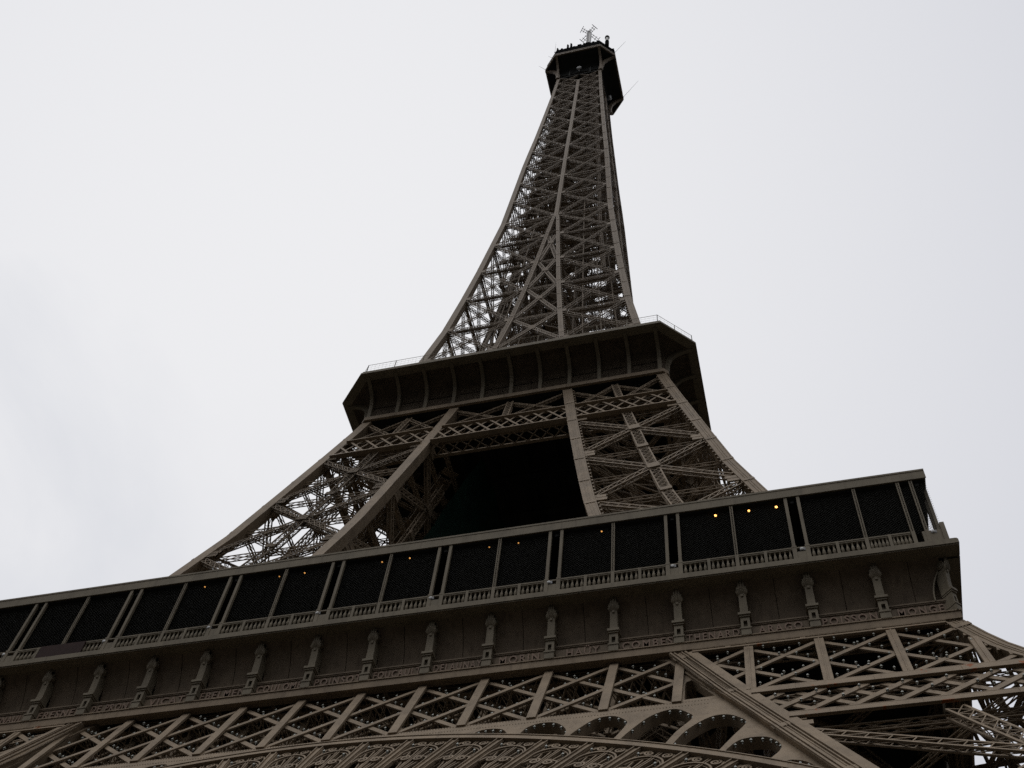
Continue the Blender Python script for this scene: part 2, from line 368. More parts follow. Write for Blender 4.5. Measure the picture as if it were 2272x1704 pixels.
# the same legs' faces: the two faces that look at the photographer get their braces one by one
def mirror_mb(mb):
    return MB().merge(mb, mirror=True)
insideL = leg_inside(2, 56, LOW, (45, 51)).mesh('lift_track_and_stairs', M_PAINT)
insideM = leg_inside(57.5, 111, MID, (64.5, 75.6, 86.6, 97, 106.2)).mesh('lift_track_and_stairs', M_PAINT)
for r in ROT:
    link('lift_track_and_stairs', insideL, T, rotz=r); link('lift_track_and_stairs', insideM, T, rotz=r)
for nodes, g_, zs in ((LOW, 0.98, LOW), (MID, 1.05, MID)):
    others = MB()
    for fi, (a, b, no) in enumerate(FACES):
        fa, fb = CORN[a][0], CORN[b][0]
        L, R = (fb, fa)
        hz = []
        for z0, z1 in zip(nodes[:-1], nodes[1:]): hz += [z0]
        dg, oth = face_members(L, R, nodes, g_, no, pitch=1.05, dp=0.36 if nodes is LOW else 0.45)
        if fi == 0:
            frontd, fronto = dg, oth
        else:
            for d in dg: others.merge(d)
            others.merge(oth)
            for q in oth.gus: others.merge(q)
    # the leg faces above the arch belt up to the first deck get plain crossed braces
    if nodes is LOW:
        for a, b, no in FACES[1:]:
            dg, oth = face_members(CORN[b][0], CORN[a][0], [40.3, 45.3, 51.2, 56.5], g_, no, ww=0.5, dp=0.35, strut=False, gus=False, gap=0.4)
            for d in dg: others.merge(d)
    ome = others.mesh('leg_lattice', M_PAINT)
    allf = MB().merge(fronto)
    for d in frontd+fronto.gus: allf.merge(d)
    afm = allf.mesh('leg_lattice', M_PAINT)
    for ri, r in enumerate(ROT):
        link('leg_lattice', ome, T, rotz=r)
        if ri in (1, 2): link('leg_lattice', afm, T, rotz=r)
    # right front leg and (mirrored) left front leg
    for mir in (False, True):
        f = (mirror_mb if mir else (lambda q: q))
        st = f(fronto).build('leg_strut', M_PAINT, T)
        for d in frontd: f(d).build('diagonal_brace', M_PAINT, st)
        for d in fronto.gus: f(d).build('gusset_plate', M_PAINT, st)
    if True:
        # the fourth face: leg 3 (rotated 270) carries its A-B face on the left side
        link('leg_lattice', afm, T, rotz=ROT[3])

# ---- belt of lattice under the second deck, on four sides
def Sf(x, z, d=0.0): return S(x, z, 0.0, d)
def bar(mb, x0, z0, x1, z1, wd, th, off=0.0, d=0.0):
    mb.beams(S(x0, z0, off, d), S(x1, z1, off, d), wd, th, NRM1)
def belt2():
    parts = {}
    m = MB()
    for z, t in ((102.25, 0.5), (106.0, 0.42)):
        for a, b in ((-w(z)+1.05, -inn(z)-1.05), (-inn(z)-0.0, inn(z)+0.0), (inn(z)+1.05, w(z)-1.05)):
            m.beams(S(a, z, 0.3, 0.25), S(b, z, 0.3, 0.25), t, 0.5, NRM1)
    parts['belt_chord'] = m
    m = MB()
    z0, z1 = 102.45, 105.85
    for a0, b0, a1, b1 in ((lambda z: -w(z)+1, lambda z: -inn(z)-1, 0, 0), (lambda z: -inn(z), lambda z: inn(z), 0, 0), (lambda z: inn(z)+1, lambda z: w(z)-1, 0, 0)):
        xl, xr = a0(104), b0(104); n = 9 if abs(xl+xr) < 1 else 6; pitch = (xr-xl)/n
        for k in range(-2, n+1):
            for sgn in (1, -1):
                xa = xl+k*pitch; xb = xa+1.4*pitch
                if sgn < 0: xa, xb = xl+xr-xa, xl+xr-xb
                pa, pb = np.array([xa, z0]), np.array([xb, z1])
                t = np.linspace(0, 1, 81); xs = pa[0]+(pb[0]-pa[0])*t; zz = z0+(z1-z0)*t
                ok = (xs > np.array([a0(q) for q in zz])) & (xs < np.array([b0(q) for q in zz]))
                if ok.sum() < 6: continue
                i0, i1 = np.where(ok)[0][[0, -1]]
                bar(m, xs[i0], zz[i0], xs[i1], zz[i1], 0.24, 0.06, 0.3, 0.3 if sgn < 0 else 0.22)
    parts['belt_lattice'] = m
    m = MB(); z0, z1 = 106.3, 111.5
    for a0, b0 in ((lambda z: -w(z)+1.05, lambda z: -inn(z)-1.05), (lambda z: -inn(z), lambda z: inn(z)), (lambda z: inn(z)+1.05, lambda z: w(z)-1.05)):
        xm0, xm1 = (a0(z0)+b0(z0))/2, (a0(z1)+b0(z1))/2
        laced(m, S(xm0, z0, 0.1), S(xm1, z1, 0.1), NRM1, 0.75, 0.4, 0.12, 0.7, 'X', 0.06, True, 0.1)
        for (la, lb, ra, rb) in ((a0(z0), xm0, a0(z1), xm1), (xm0, b0(z0), xm1, b0(z1))):
            laced(m, S(la, z0+0.2, 0.1), S(rb, z1-0.2, 0.1), NRM1, 0.55, 0.35, 0.11, 0.6, 'Z', 0.07, True, 0.12)
            laced(m, S(lb, z0+0.2, 0.1), S(ra, z1-0.2, 0.1), NRM1, 0.55, 0.35, 0.11, 0.6, 'Z', 0.07, True, 0.16)
    parts['belt_bracing'] = m
    # soffit lacing and an inner chord behind the belt
    m = MB()
    for z in (102.2, 106.0):
        for xa, xb in ((-w(z)+1.2, w(z)-1.2),):
            P = S(xa, z, 1.9); Q = S(xb, z, 1.9); m.beams(P, Q, 0.45, 0.3, (0, -1, 0.4))
            n = 26; xs = np.linspace(xa, xb, n+1); A = S(xs, z+0*xs, 0.4); B = S(xs, z+0*xs, 1.8)
            m.beams(A[:-1], B[1:], 0.12, 0.06, (0, 0, 1)); m.beams(B[:-1], A[1:], 0.12, 0.06, (0, 0, 1))
    parts['belt_inner_chord'] = m
    return parts
b2 = belt2()
for nme, m in b2.items():
    me = m.mesh(nme, M_PAINT)
    for r in ROT: link(nme, me, T, rotz=r)

# ---- second deck: octagonal flared cove with curved ribs
def octa(h, c, z):
    e = h-c
    return [(-e, -h, z), (e, -h, z), (h, -e, z), (h, e, z), (e, h, z), (-e, h, z), (-h, e, z), (-h, -e, z)]
COVE2 = [(17.25, 0.5, 112.6), (17.3, 0.55, 113.4), (17.45, 0.62, 114.8), (17.75, 0.9, 115.7), (18.3, 1.5, 116.35), (19.1, 2.3, 116.75), (20.1, 3.1, 116.95)]
PAN2 = [(17.12, 0.45, 112.55), (17.14, 0.45, 114.6), (17.28, 0.6, 115.3), (17.6, 1.0, 116.0), (18.2, 1.6, 116.5), (19.0, 2.3, 116.88), (20.1, 3.1, 116.97)]
m = MB(); m.loft([octa(*q) for q in PAN2], caps=False)
for r in ROT:
    q = MB()
    for x in np.arange(-16.55+1.1, 16.5, 1.103):
        q.beams((x, -17.12, 112.6), (x, -17.14, 114.6), 0.05, 0.05, (0, -1, 0))
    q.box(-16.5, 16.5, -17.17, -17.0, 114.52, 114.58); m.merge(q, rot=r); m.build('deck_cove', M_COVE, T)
m = MB(); m.loft([octa(17.15, 0.45, 111.95), octa(17.42, 0.5, 111.97), octa(17.42, 0.5, 112.6), octa(17.15, 0.45, 112.62)], caps=False); m.build('deck_band', M_PAINT, T)
m = MB(); m.loft([octa(20.0, 3.1, 116.93), octa(20.62, 3.36, 116.95), octa(20.62, 3.36, 117.2), octa(20.5, 3.34, 117.22), octa(20.5, 3.34, 117.62), octa(20.1, 3.2, 117.66)], caps=True); m.build('deck_eave', M_GALL, T)
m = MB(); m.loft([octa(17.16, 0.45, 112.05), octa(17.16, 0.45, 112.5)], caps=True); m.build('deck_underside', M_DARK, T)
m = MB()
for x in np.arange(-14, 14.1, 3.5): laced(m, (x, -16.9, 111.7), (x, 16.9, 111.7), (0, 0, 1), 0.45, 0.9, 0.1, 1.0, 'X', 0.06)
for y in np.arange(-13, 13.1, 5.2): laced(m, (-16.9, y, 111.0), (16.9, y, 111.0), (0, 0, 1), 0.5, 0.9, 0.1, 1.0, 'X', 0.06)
m.build('underside_joists', M_DARK, T)  # brown ironwork coloured near-black to carry the shade below the deck
def rib_mesh(prof, wd, depth, name, m_, back=0.75):
    pr = np.array([(-h, z) for h, c, z in prof]); t = nrm(np.gradient(pr, axis=0)); nn = np.stack([-t[:, 1], t[:, 0]], 1)
    o = pr+nn*depth; b = pr-nn*0.05
    if o[0][0] > pr[0][0]: o = pr-nn*depth; b = pr+nn*0.05
    b = np.stack([pr[:, 0]+back, pr[:, 1]+back*0.3], 1)
    loops = [[(-wd/2, b[i][0], b[i][1]), (wd/2, b[i][0], b[i][1]), (wd/2, o[i][0], o[i][1]), (-wd/2, o[i][0], o[i][1])] for i in range(len(pr))]
    mb = MB(); mb.loft(loops)
    # joint strap a third of the way up
    k = 2
    mb.box(-wd/2-0.03, wd/2+0.03, o[k][0]-0.02, b[k][0], pr[k][1]-0.06, pr[k][1]+0.06)
    return mb
rib2 = rib_mesh(COVE2, 0.40, 0.14, 'deck_rib', M_PAINT).mesh('deck_rib', M_GALL)
for r in ROT:
    for k in range(11): link('deck_rib', rib2, T, (( -16.55+3.31*k)*math.cos(r), (-16.55+3.31*k)*math.sin(r), 0), r)
# railing on the deck edge
def railing(h, c, z, ht, step):
    mb = MB(); lp = np.array(octa(h, c, z)+octa(h, c, z)[:1])
    for a, b in zip(lp[:-1], lp[1:]):
        n = max(2, int(np.linalg.norm(b-a)/step)); t = np.linspace(0, 1, n+1)[:, None]; p = a*(1-t)+b*t
        mb.beams(p, p+np.array([0, 0, ht]), 0.07, 0.07, (1, 0, 0)); 
        for q in (ht, ht*0.75, ht*0.5, ht*0.25): mb.beams(a+(0, 0, q), b+(0, 0, q), 0.035 if q == ht else 0.010, 0.035 if q == ht else 0.010, (0, 0, 1))
        n2 = int(np.linalg.norm(b-a)/0.45); t = np.linspace(0, 1, n2+1)[:, None]; p = a*(1-t)+b*t
        mb.beams(p, p+np.array([0, 0, ht]), 0.008, 0.008, (1, 0, 0))
    return mb
railing(20.2, 3.3, 117.66, 1.9, 3.3).build('deck_railing', M_GALL, T)
m = MB()
for k in range(60):
    x = -16+32*(k+RNG.uniform(-.3, .3))/59; h = RNG.uniform(0.15, 0.9)
    m.box(x-0.12, x+0.12, -20.0, -19.8, 117.6, 117.66+h)
m.build('deck_fittings', M_GALL, T)

# ---- shaft above the second deck
SN = [117.7, 123.6, 130, 139.9, 150.6, 161, 171.9, 181.6, 191.7, 200.8, 210, 218.6, 227.8, 235.5, 242.9, 249.3, 256, 262, 267, 272]
zsh = [112] + SN[1:]
def shaft_g(z): return np.interp(z, [112, 180, 272], [0.95, 0.8, 0.62])
for k, zz in (('A', [z for z in zsh]), ('B', [z for z in zsh if z <= 172]+[181.0])):
    me = girder(k, zz, [shaft_g(z) if k == 'A' else np.interp(z, [112, 130, 181], [0.8, 0.64, 0.5]) for z in zz]).mesh('corner_girder' if k == 'A' else 'inner_girder', M_SHAFT)
    mm = girder(k, zz, [shaft_g(z) if k == 'A' else np.interp(z, [112, 130, 181], [0.8, 0.64, 0.5]) for z in zz])
    mme = mirror_mb(mm).mesh('inner_girder', M_SHAFT)
    for r in ROT:
        link('corner_girder' if k == 'A' else 'inner_girder', me, T, rotz=r)
        if k == 'B': link('inner_girder', mme, T, rotz=r)
# single central girder on each face once the inner pairs have met
zz = [180.5]+[z for z in SN if z > 182 and z < 268]
m = MB(); loops = []
for z in zz: loops.append([(-0.33, -w(z)-0.02, z), (0.33, -w(z)-0.02, z), (0.33, -w(z)+0.55, z), (-0.33, -w(z)+0.55, z)])
m.loft(loops)
for i in range(len(zz)-1):
    m.beams((0, -w(zz[i])-0.03, zz[i]), (0, -w(zz[i+1])-0.03, zz[i+1]), 0.12, 0.05, (0, -1, 0.06))
me = m.mesh('centre_girder', M_SHAFT)
for r in ROT: link('centre_girder', me, T, rotz=r)
# bracing panel by panel: front face as parts, other faces the same meshes turned
for i, (z0, z1) in enumerate(zip(SN[:-1], SN[1:])):
    pm_ = MB(); nf = nrm(np.array([0, -1, 0.06]))
    far = z0 > 190
    def at(x, z): return np.array([x, -w(z), z])
    wd = 0.55 if z0 < 160 else 0.42; pit = 0.7 if not far else 0.6
    cells = [(1,), (-1,)]
    for s in (1, -1):
        def xi(z): return s*(inn(z)+0.62 if inn(z) > 0.05 else 0.36)
        def xo(z): return s*(w(z)-shaft_g(z)-0.02)
        gp = 0.25
        laced(pm_, at(xi(z0+gp), z0+gp), at(xo(z1-gp), z1-gp), nf, wd, 0.38, 0.075, pit, 'Z', 0.05, True, 0.06)
        laced(pm_, at(xo(z0+gp), z0+gp), at(xi(z1-gp), z1-gp), nf, wd, 0.38, 0.075, pit, 'Z', 0.05, True, 0.10)
        laced(pm_, at(xi(z0), z0), at(xo(z0), z0), nf, wd*0.9, 0.38, 0.075, pit, 'Z', 0.05, True, 0.14)
        for z in (z0,):
            for xx, sg in ((xi(z), s), (xo(z), -s)):
                c = at(xx+sg*0.28, z)-nf*0.03; pm_.beams(c-np.array([0.28, 0, 0]), c+np.array([0.28, 0, 0]), 0.75 if z < 180 else 0.5, 0.06, nf)
    if inn(z1) > 0.25:
        a0, a1 = inn(z0)-0.02, inn(z1)-0.02
        laced(pm_, at(-a0, z0+0.3), at(a1, z1-0.3), nf, 0.6, 0.4, 0.12, 0.6, 'X', 0.06, True, 0.06)
        laced(pm_, at(a0, z0+0.3), at(-a1, z1-0.3), nf, 0.6, 0.4, 0.12, 0.6, 'X', 0.06, True, 0.12)
        laced(pm_, at(-a0, z0), at(a0, z0), nf, 0.5, 0.4, 0.1, 0.7, 'Z', 0.06, True, 0.16)
        c = (at(0, z0+(z1-z0)*a0/(a0+a1)))-nf*0.02; pm_.beams(c-np.array([0, 0, .45]), c+np.array([0, 0, .45]), 0.9, 0.08, nf)
    me = pm_.mesh('brace_panel', M_SHAFT)
    for r in ROT: link('brace_panel', me, T, rotz=r)
# inside of the shaft: floors of lattice at the nodes, lift guides, stair
m = MB()
for z0, z1 in zip(SN[:-1], SN[1:]):
    for z in ((z0, (z0+z1)/2) if z0 > 170 else (z0,)):
        W_ = w(z)-0.7; c = [np.array(q) for q in ((-W_, -W_, z), (W_, -W_, z), (W_, W_, z), (-W_, W_, z))]
        if z == z0:
            for k in range(4): laced(m, c[k], c[(k+1) % 4], (0, 0, 1), 0.4, 0.35, 0.07, 0.8, 'Z', 0.04)
            mids = [(c[k]+c[(k+1) % 4])/2 for k in range(4)]
            for k in range(4 if z0 > 150 else 0): laced(m, mids[k], mids[(k+1) % 4], (0, 0, 1), 0.4, 0.3, 0.07, 0.8, 'Z', 0.04)
        for s in (-1, 1):
            for q in ((0.34, 0.72) if z0 > 170 else (0.34,)):
                v = W_*q*s
                laced(m, (v, -W_, z), (v, W_, z), (0, 0, 1), 0.45, 0.4, 0.12, 0.9, 'Z', 0.08); laced(m, (-W_, v, z+0.45), (W_, v, z+0.45), (0, 0, 1), 0.45, 0.4, 0.12, 0.9, 'Z', 0.08)
    # lift guide cage
    q = min(2.6, w(z1)*0.5)
    for sx in (-1, 1):
        for sy in (-1, 1):
            laced(m, (sx*q, sy*q, z0), (sx*q, sy*q, z1), (sx, sy, 0), 0.6, 0.6, 0.14, 0.9, 'X', 0.08)
        for sg in (-1, 1):
            m.beams([(sx*q, -q, z0), (sx*q, q, z0), (-q, sx*q, z0), (q, sx*q, z0)], [(sx*q, q, z1), (sx*q, -q, z1), (q, sx*q, z1), (-q, sx*q, z1)], 0.22, 0.14, (1, 0.2, 0))
    # inner lattice wall between the guides and the faces
    for r in range(4 if z0 > 155 else 0):
        cc, ss = math.cos(ROT[r]), math.sin(ROT[r])
        def rr(x, y, z): return (x*cc-y*ss, x*ss+y*cc, z)
        y0, y1 = -w(z0)*0.74, -w(z1)*0.74; x0, x1 = w(z0)*0.74, w(z1)*0.74
        laced(m, rr(-x0, y0, z0), rr(x1, y1, z1), rr(0, -1, 0), 0.4, 0.3, 0.1, 0.9, 'Z', 0.07); laced(m, rr(x0, y0, z0), rr(-x1, y1, z1), rr(0, -1, 0), 0.4, 0.3, 0.1, 0.9, 'Z', 0.07)
        laced(m, rr(x0, y0, z0), rr(x1, y1, z1), rr(1, -1, 0), 0.5, 0.5, 0.14, 0.9, 'X', 0.07)
    k = 0
    for z in np.arange(z0, z1-2.5, 2.6):
        e = 1.6 if k % 2 else -1.6; k += 1
        for yy in (-0.55, 0.55):
            m.beams((-e, yy-q-1.2, z), (e, yy-q-1.2, z+2.6), 0.06, 0.3, (0, 0, 1)); m.beams((-e, yy-q-1.2, z+1), (e, yy-q-1.2, z+3.6), 0.05, 0.05, (0, 0, 1))
        t = np.linspace(0, 1, 12)[:, None]; p = np.array([-e, -q-1.2, z])*(1-t)+np.array([e, -q-1.2, z+2.6])*t
        m.beams(p+(0, .55, 0), p-(0, .55, 0), 0.26, 0.04, (0, 0, 1))
for sx in (-1, 1):
    for sy in (-1, 1):
        for fx, fy in ((0.45, 0.78), (0.78, 0.45), (0.62, 0.62), (0.3, 0.6)):
            for z0, z1 in zip(SN[:8], SN[1:9]): m.beams((sx*fx*w(z0), sy*fy*w(z0), z0), (sx*fx*w(z1), sy*fy*w(z1), z1), 0.16, 0.16, (1, 0.3, 0))
m.build('lift_shaft', M_SHAFT, T)
# inner corner girders and faces of the four upper legs until they merge
zz = [112, 120, 130, 140, 150.6, 161, 171]
gD = girder('D', zz, 0.4).mesh('inner_girder', M_SHAFT)
m = MB()
for a, b, no in FACES[2:]:
    dg, oth = face_members(CORN[b][0], CORN[a][0], [117.7, 123.6, 130, 139.9, 150.6, 161, 171.5], 0.62, no, ww=0.42, dp=0.34, strut=False, gap=0.3, pitch=0.8, rail=0.08, bar=0.045, gus=False)
    for d in dg: m.merge(d)
for z in SN[1:7]: horiz_frame(m, z, 0.6, 0.4, 0.4, pitch=0.9, cross=False)
me = m.mesh('leg_lattice', M_SHAFT)
for r in ROT: link('inner_girder', gD, T, rotz=r); link('leg_lattice', me, T, rotz=r)

# ---- top cabin: flared octagon on curved brackets
COVE3 = [(5.06, 0.15, 274.6), (5.2, 0.3, 275.6), (5.5, 0.6, 276.8), (6.1, 1.2, 278.0), (7.0, 2.0, 278.9), (8.0, 2.8, 279.4)]
COVE3 = [(4.6, 0.15, 274.6), (4.6, 0.3, 277.4), (5.0, 0.6, 278.3), (6.2, 1.4, 279.0), (8.0, 2.8, 279.42)]
m = MB(); m.loft([octa(*q) for q in COVE3], caps=False); m.build('cabin_cove', M_DARK, T)  # shade of the recess put into the dark base colour
RIB3 = [(5.1, 0, 271.6), (5.12, 0, 273), (5.25, 0, 274.8), (5.6, 0, 276.5), (6.25, 0, 277.8), (7.1, 0, 278.8), (8.15, 0, 279.6)]
rib3 = rib_mesh(RIB3, 0.5, 0.3, 'cabin_rib', M_SHAFT, back=0.6).mesh('cabin_rib', M_SHAFT)
for r in ROT:
    for x in (-5.0, 5.0): link('cabin_rib', rib3, T, (x*math.cos(r), x*math.sin(r), 0), r)
m = MB(); m.loft([octa(8.0, 2.9, 279.45), octa(8.3, 2.98, 279.5), octa(8.3, 2.98, 279.85), octa(8.15, 2.95, 279.87), octa(8.15, 2.95, 280.25), octa(8.3, 2.97, 280.27), octa(8.3, 2.97, 280.6)], caps=True); m.build('cabin_eave', M_SHAFT, T)
m = MB(); m.loft([octa(8.1, 2.93, 280.55), octa(8.1, 2.93, 284.3), octa(7.7, 2.8, 284.4)], caps=True)
m.loft([octa(7.3, 2.6, 284.3), octa(7.2, 2.6, 286.2)], caps=True)
m.build('cabin_wall', M_BLACK, T)
m = MB()
for k in range(46):
    a = RNG.uniform(0, 2*PI); side = k % 4; u = RNG.uniform(-5, 5); h = RNG.uniform(0.2, 1.1); c, s = math.cos(ROT[side]), math.sin(ROT[side]); x, y = u*c+7.4*s, u*s-7.4*c
    b_ = RNG.uniform(0.12, 0.5); m.box(x-b_, x+b_, y-b_*.7, y+b_*.7, 284.2, 285.6+h*1.6)
m.build('roof_fittings', M_BLACK, T)
m = MB(); m.box(-5.0, 5.0, -5.0, 5.0, 271.8, 272.2)
for x in (-2.3, 2.5):
    m.box(x-0.18, x+0.18, -5.1, -4.75, 272.2, 275.5)
m.build('cabin_floor', M_DARK, T)
# lantern above the cabin (hidden from the foot by the eave) carries the antennas
m = MB(); ang = np.linspace(0, 2*PI, 16, endpoint=False)
ring = lambda r, z: np.stack([r*np.cos(ang), r*np.sin(ang), 0*ang+z], 1)
m.loft([ring(3.4, 285), ring(3.4, 291), ring(3.0, 293), ring(1.8, 296), ring(0.9, 298), ring(0.8, 306)])
m.build('roof_lantern', M_SHAFT, T)

# ------------------------------------------------------------------ first deck: frieze, gallery, belt truss and arch
WF = 34.3; SP = 2*WF/18
NAMES = ['CAUCHY', 'BELGRAND', 'REGNAULT', 'FRESNEL', 'DE PRONY', 'VICAT', 'EBELMEN', 'COULOMB', 'POINSOT', 'FOUCAULT', 'DELAUNAY', 'MORIN', 'HAÜY', 'COMBES', 'THENARD', 'ARAGO', 'POISSON', 'MONGE']
bx_ = lambda i: (i-9)*SP
# console: shaft, pedestal, scrolled capital (local x = 0)
def console_shaft():
    mb = MB(); lo = []
    for t in np.linspace(0, 1, 6):
        z = 53.8+1.75*t; yf = -34.36-0.16*t*t; yb = -33.7; hw = 0.235-0.02*t
        lo.append([(-hw, yb, z), (hw, yb, z), (hw, yf, z), (-hw, yf, z)])
    mb.loft(lo)
    mb.box(-0.07, 0.07, -34.53, -34.40, 55.18, 55.34); mb.box(-0.16, 0.16, -34.5, -34.40, 55.36, 55.44)
    return mb
def console_pedestal():
    mb = MB()
    mb.box(-0.29, 0.29, -34.44, -33.75, 52.02, 52.5); mb.box(-0.33, 0.33, -34.48, -33.75, 52.5, 52.6)
    mb.box(-0.26, 0.26, -34.22, -33.75, 52.6, 53.5)
    mb.box(-0.26, -0.11, -34.4, -34.2, 52.6, 53.5); mb.box(0.11, 0.26, -34.4, -34.2, 52.6, 53.5); mb.box(-0.11, 0.11, -34.4, -34.2, 53.2, 53.5); mb.box(-0.11, 0.11, -34.4, -34.2, 52.6, 52.72)
    mb.box(-0.31, 0.31, -34.47, -33.75, 53.5, 53.62); mb.box(-0.36, 0.36, -34.54, -33.75, 53.62, 53.8)
    return mb
def console_capital():
    mb = MB(); mb.smooth = True
    # a crown of leaves: three tall ones in front, lower ones curling outwards at the sides
    for x, top, bul, r in ((0, 56.43, 0.0, 0.085), (-0.13, 56.36, 0.02, 0.08), (0.13, 56.36, 0.02, 0.08), (-0.23, 55.98, 0.06, 0.075), (0.23, 55.98, 0.06, 0.075), (-0.29, 55.78, 0.10, 0.06), (0.29, 55.78, 0.10, 0.06)):
        ys = [-34.34, -34.5, -34.62+bul, -34.66+bul, -34.66+bul]
        zz_ = np.interp([0, 0.2, 0.45, 0.75, 1], [0, 1], [55.3, top])
        mb.tube([(x*f, y, z) for f, y, z in zip((0.6, 0.85, 1.0, 1.02, 1.0), ys, zz_)], [0.05, r*1.05, r*1.1, r*0.8, 0.012], 6)
    mb.tube([(-0.27, -34.36, 55.33), (0, -34.42, 55.31), (0.27, -34.36, 55.33)], 0.06, 6)
    # the two volutes at the sides
    for s in (-1, 1):
        th = np.linspace(0, 2*PI*1.8, 34); rr = 0.27*np.exp(-0.17*th)
        pts = np.stack([s*(0.29+0.012*th/3)+0*th, -34.24-rr*np.cos(th+0.6), 55.86+rr*np.sin(th+0.6)], 1)
        mb.tube(pts, np.linspace(0.06, 0.03, len(th)), 6)
        ang = np.linspace(0, 2*PI, 18, endpoint=False)
        mb.loft([np.stack([0*ang+s*a, -34.24+r*np.cos(ang), 55.86+r*np.sin(ang)], 1) for a, r in ((0.05, 0.27), (0.25, 0.27), (0.28, 0.23))])
    return mb
cs, cp, cc_ = console_shaft(), console_pedestal(), console_capital()
cs_me, cp_me, cc_me = cs.mesh('bracket', M_GALL), cp.mesh('pedestal_block', M_GALL), cc_.mesh('scroll_capital', M_GALL)
for i in range(1, 18):
    b = link('bracket', cs_me, T, (bx_(i), 0, 0)); link('pedestal_block', cp_me, b); link('scroll_capital', cc_me, b)
# corner brackets stand on the diagonal
for sx in (1, -1):
    a = sx*PI/4
    loc = (sx*(WF+0.1)+math.sin(-a)*-1*0, 0, 0)
    # local outward (0,-1) turned by +-45 deg to point at the corner
    off = 34.05
    dirv = (sx*math.sin(PI/4), -math.cos(PI/4))
    px, py = sx*(WF-0.22), -(WF-0.22)
    b = link('bracket', cs_me, T, (px-dirv[0]*off, py-dirv[1]*off, 0), a); b.scale = (0.62, 1, 1); link('pedestal_block', cp_me, b); link('scroll_capital', cc_me, b)

def cove_panel(x0, x1):
    mb = MB(); t = np.linspace(0, 1, 12); y = -33.35-1.15*t**2.1; z = 53.25+3.2*t; xm = (x0+x1)/2
    for a, b in ((x0, xm-0.025), (xm+0.025, x1)):
        mb.loft([[(a, yy, zz), (b, yy, zz), (b, yy+0.08, zz), (a, yy+0.08, zz)] for yy, zz in zip(y, z)])
    mb.loft([[(xm-0.1, yy+0.085, zz), (xm+0.1, yy+0.085, zz), (xm+0.1, yy+0.14, zz), (xm-0.1, yy+0.14, zz)] for yy, zz in zip(y, z)])
    return mb
def name_plate(x0, x1):
    mb = MB(); mb.box(x0, x1, -34.0, -33.8, 52.05, 53.24)
    mb.box(x0, x1, -34.06, -34.0, 53.12, 53.2); mb.box(x0, x1, -34.10, -33.5, 53.2, 53.3); mb.box(x0, x1, -34.07, -34.0, 52.08, 52.2)
    for k in range(7):
        x = x0+(x1-x0)*(k+0.5)/7; mb.box(x-0.05, x+0.05, -34.13, -34.07, 52.1, 52.2)
    return mb
def text_mesh(s, size):
    cu = bpy.data.curves.new('lettering', 'FONT'); cu.body = s; cu.size = size; cu.extrude = 0.06; cu.align_x = 'CENTER'; cu.space_character = 1.25; cu.offset = 0.012; cu.resolution_u = 3
    o = bpy.data.objects.new('lettering', cu); COL.objects.link(o)
    dg = bpy.context.evaluated_depsgraph_get(); dg.update(); me = bpy.data.meshes.new_from_object(o.evaluated_get(dg))
    bpy.data.objects.remove(o); bpy.data.curves.remove(cu)
    me.name = 'lettering'; me.materials.clear(); me.materials.append(M_LETTER); return me
for i, nme in enumerate(NAMES):
    x0, x1 = bx_(i)+0.27, bx_(i+1)-0.27
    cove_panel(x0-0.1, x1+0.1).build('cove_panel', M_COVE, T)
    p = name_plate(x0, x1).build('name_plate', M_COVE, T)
    me = text_mesh(nme, 0.84)
    xs = np.array([v.co.x for v in me.vertices]); ww = xs.max()-xs.min(); lim = min(3.0, 0.47*len(nme)+0.1)
    o = link('lettering', me, p, ((x0+x1)/2, -34.02, 52.38)); o.rotation_euler = (PI/2, 0, 0); o.scale = (min(1.15, lim/ww), 1, 1)
def lower_band(a, b):
    mb = MB(); mb.box(-a, a, -34.36, -33.82, 51.4, 51.98); mb.box(-b, b, -34.42, -33.75, 51.98, 52.05); mb.box(-a, a, -34.40, -34.36, 51.4, 51.48)
    return mb
lower_band(34.36, 34.42).build('lower_cornice', M_PAINT, T)
def cornice(a):
    mb = MB(); a0 = a
    mb.box(-a0+0.06, a0-0.06, -35.29, -34.4, 56.42, 56.5); mb.box(-a0, a0, -35.35, -34.4, 56.5, 56.84); mb.box(-a0+0.04, a0-0.04, -35.31, -34.4, 56.84, 56.95); mb.box(-a0+0.1, a0-0.1, -35.25, -34.4, 56.95, 57.04)
    return mb
cornice(35.35).build('gallery_ledge', M_GALL, T)
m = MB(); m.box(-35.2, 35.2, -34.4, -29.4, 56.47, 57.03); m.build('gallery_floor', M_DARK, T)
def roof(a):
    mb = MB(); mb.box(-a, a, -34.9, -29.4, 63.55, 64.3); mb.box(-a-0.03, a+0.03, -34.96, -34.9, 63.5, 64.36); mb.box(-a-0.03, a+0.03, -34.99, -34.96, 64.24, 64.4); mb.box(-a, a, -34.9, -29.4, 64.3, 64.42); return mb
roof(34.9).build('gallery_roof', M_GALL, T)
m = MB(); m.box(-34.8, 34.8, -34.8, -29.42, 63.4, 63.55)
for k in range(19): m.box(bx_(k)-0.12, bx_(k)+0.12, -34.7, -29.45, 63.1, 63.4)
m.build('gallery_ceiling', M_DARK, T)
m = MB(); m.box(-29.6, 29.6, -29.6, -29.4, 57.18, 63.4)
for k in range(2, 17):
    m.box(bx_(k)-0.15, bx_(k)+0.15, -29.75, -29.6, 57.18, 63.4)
m.build('gallery_wall', M_DARK, T)
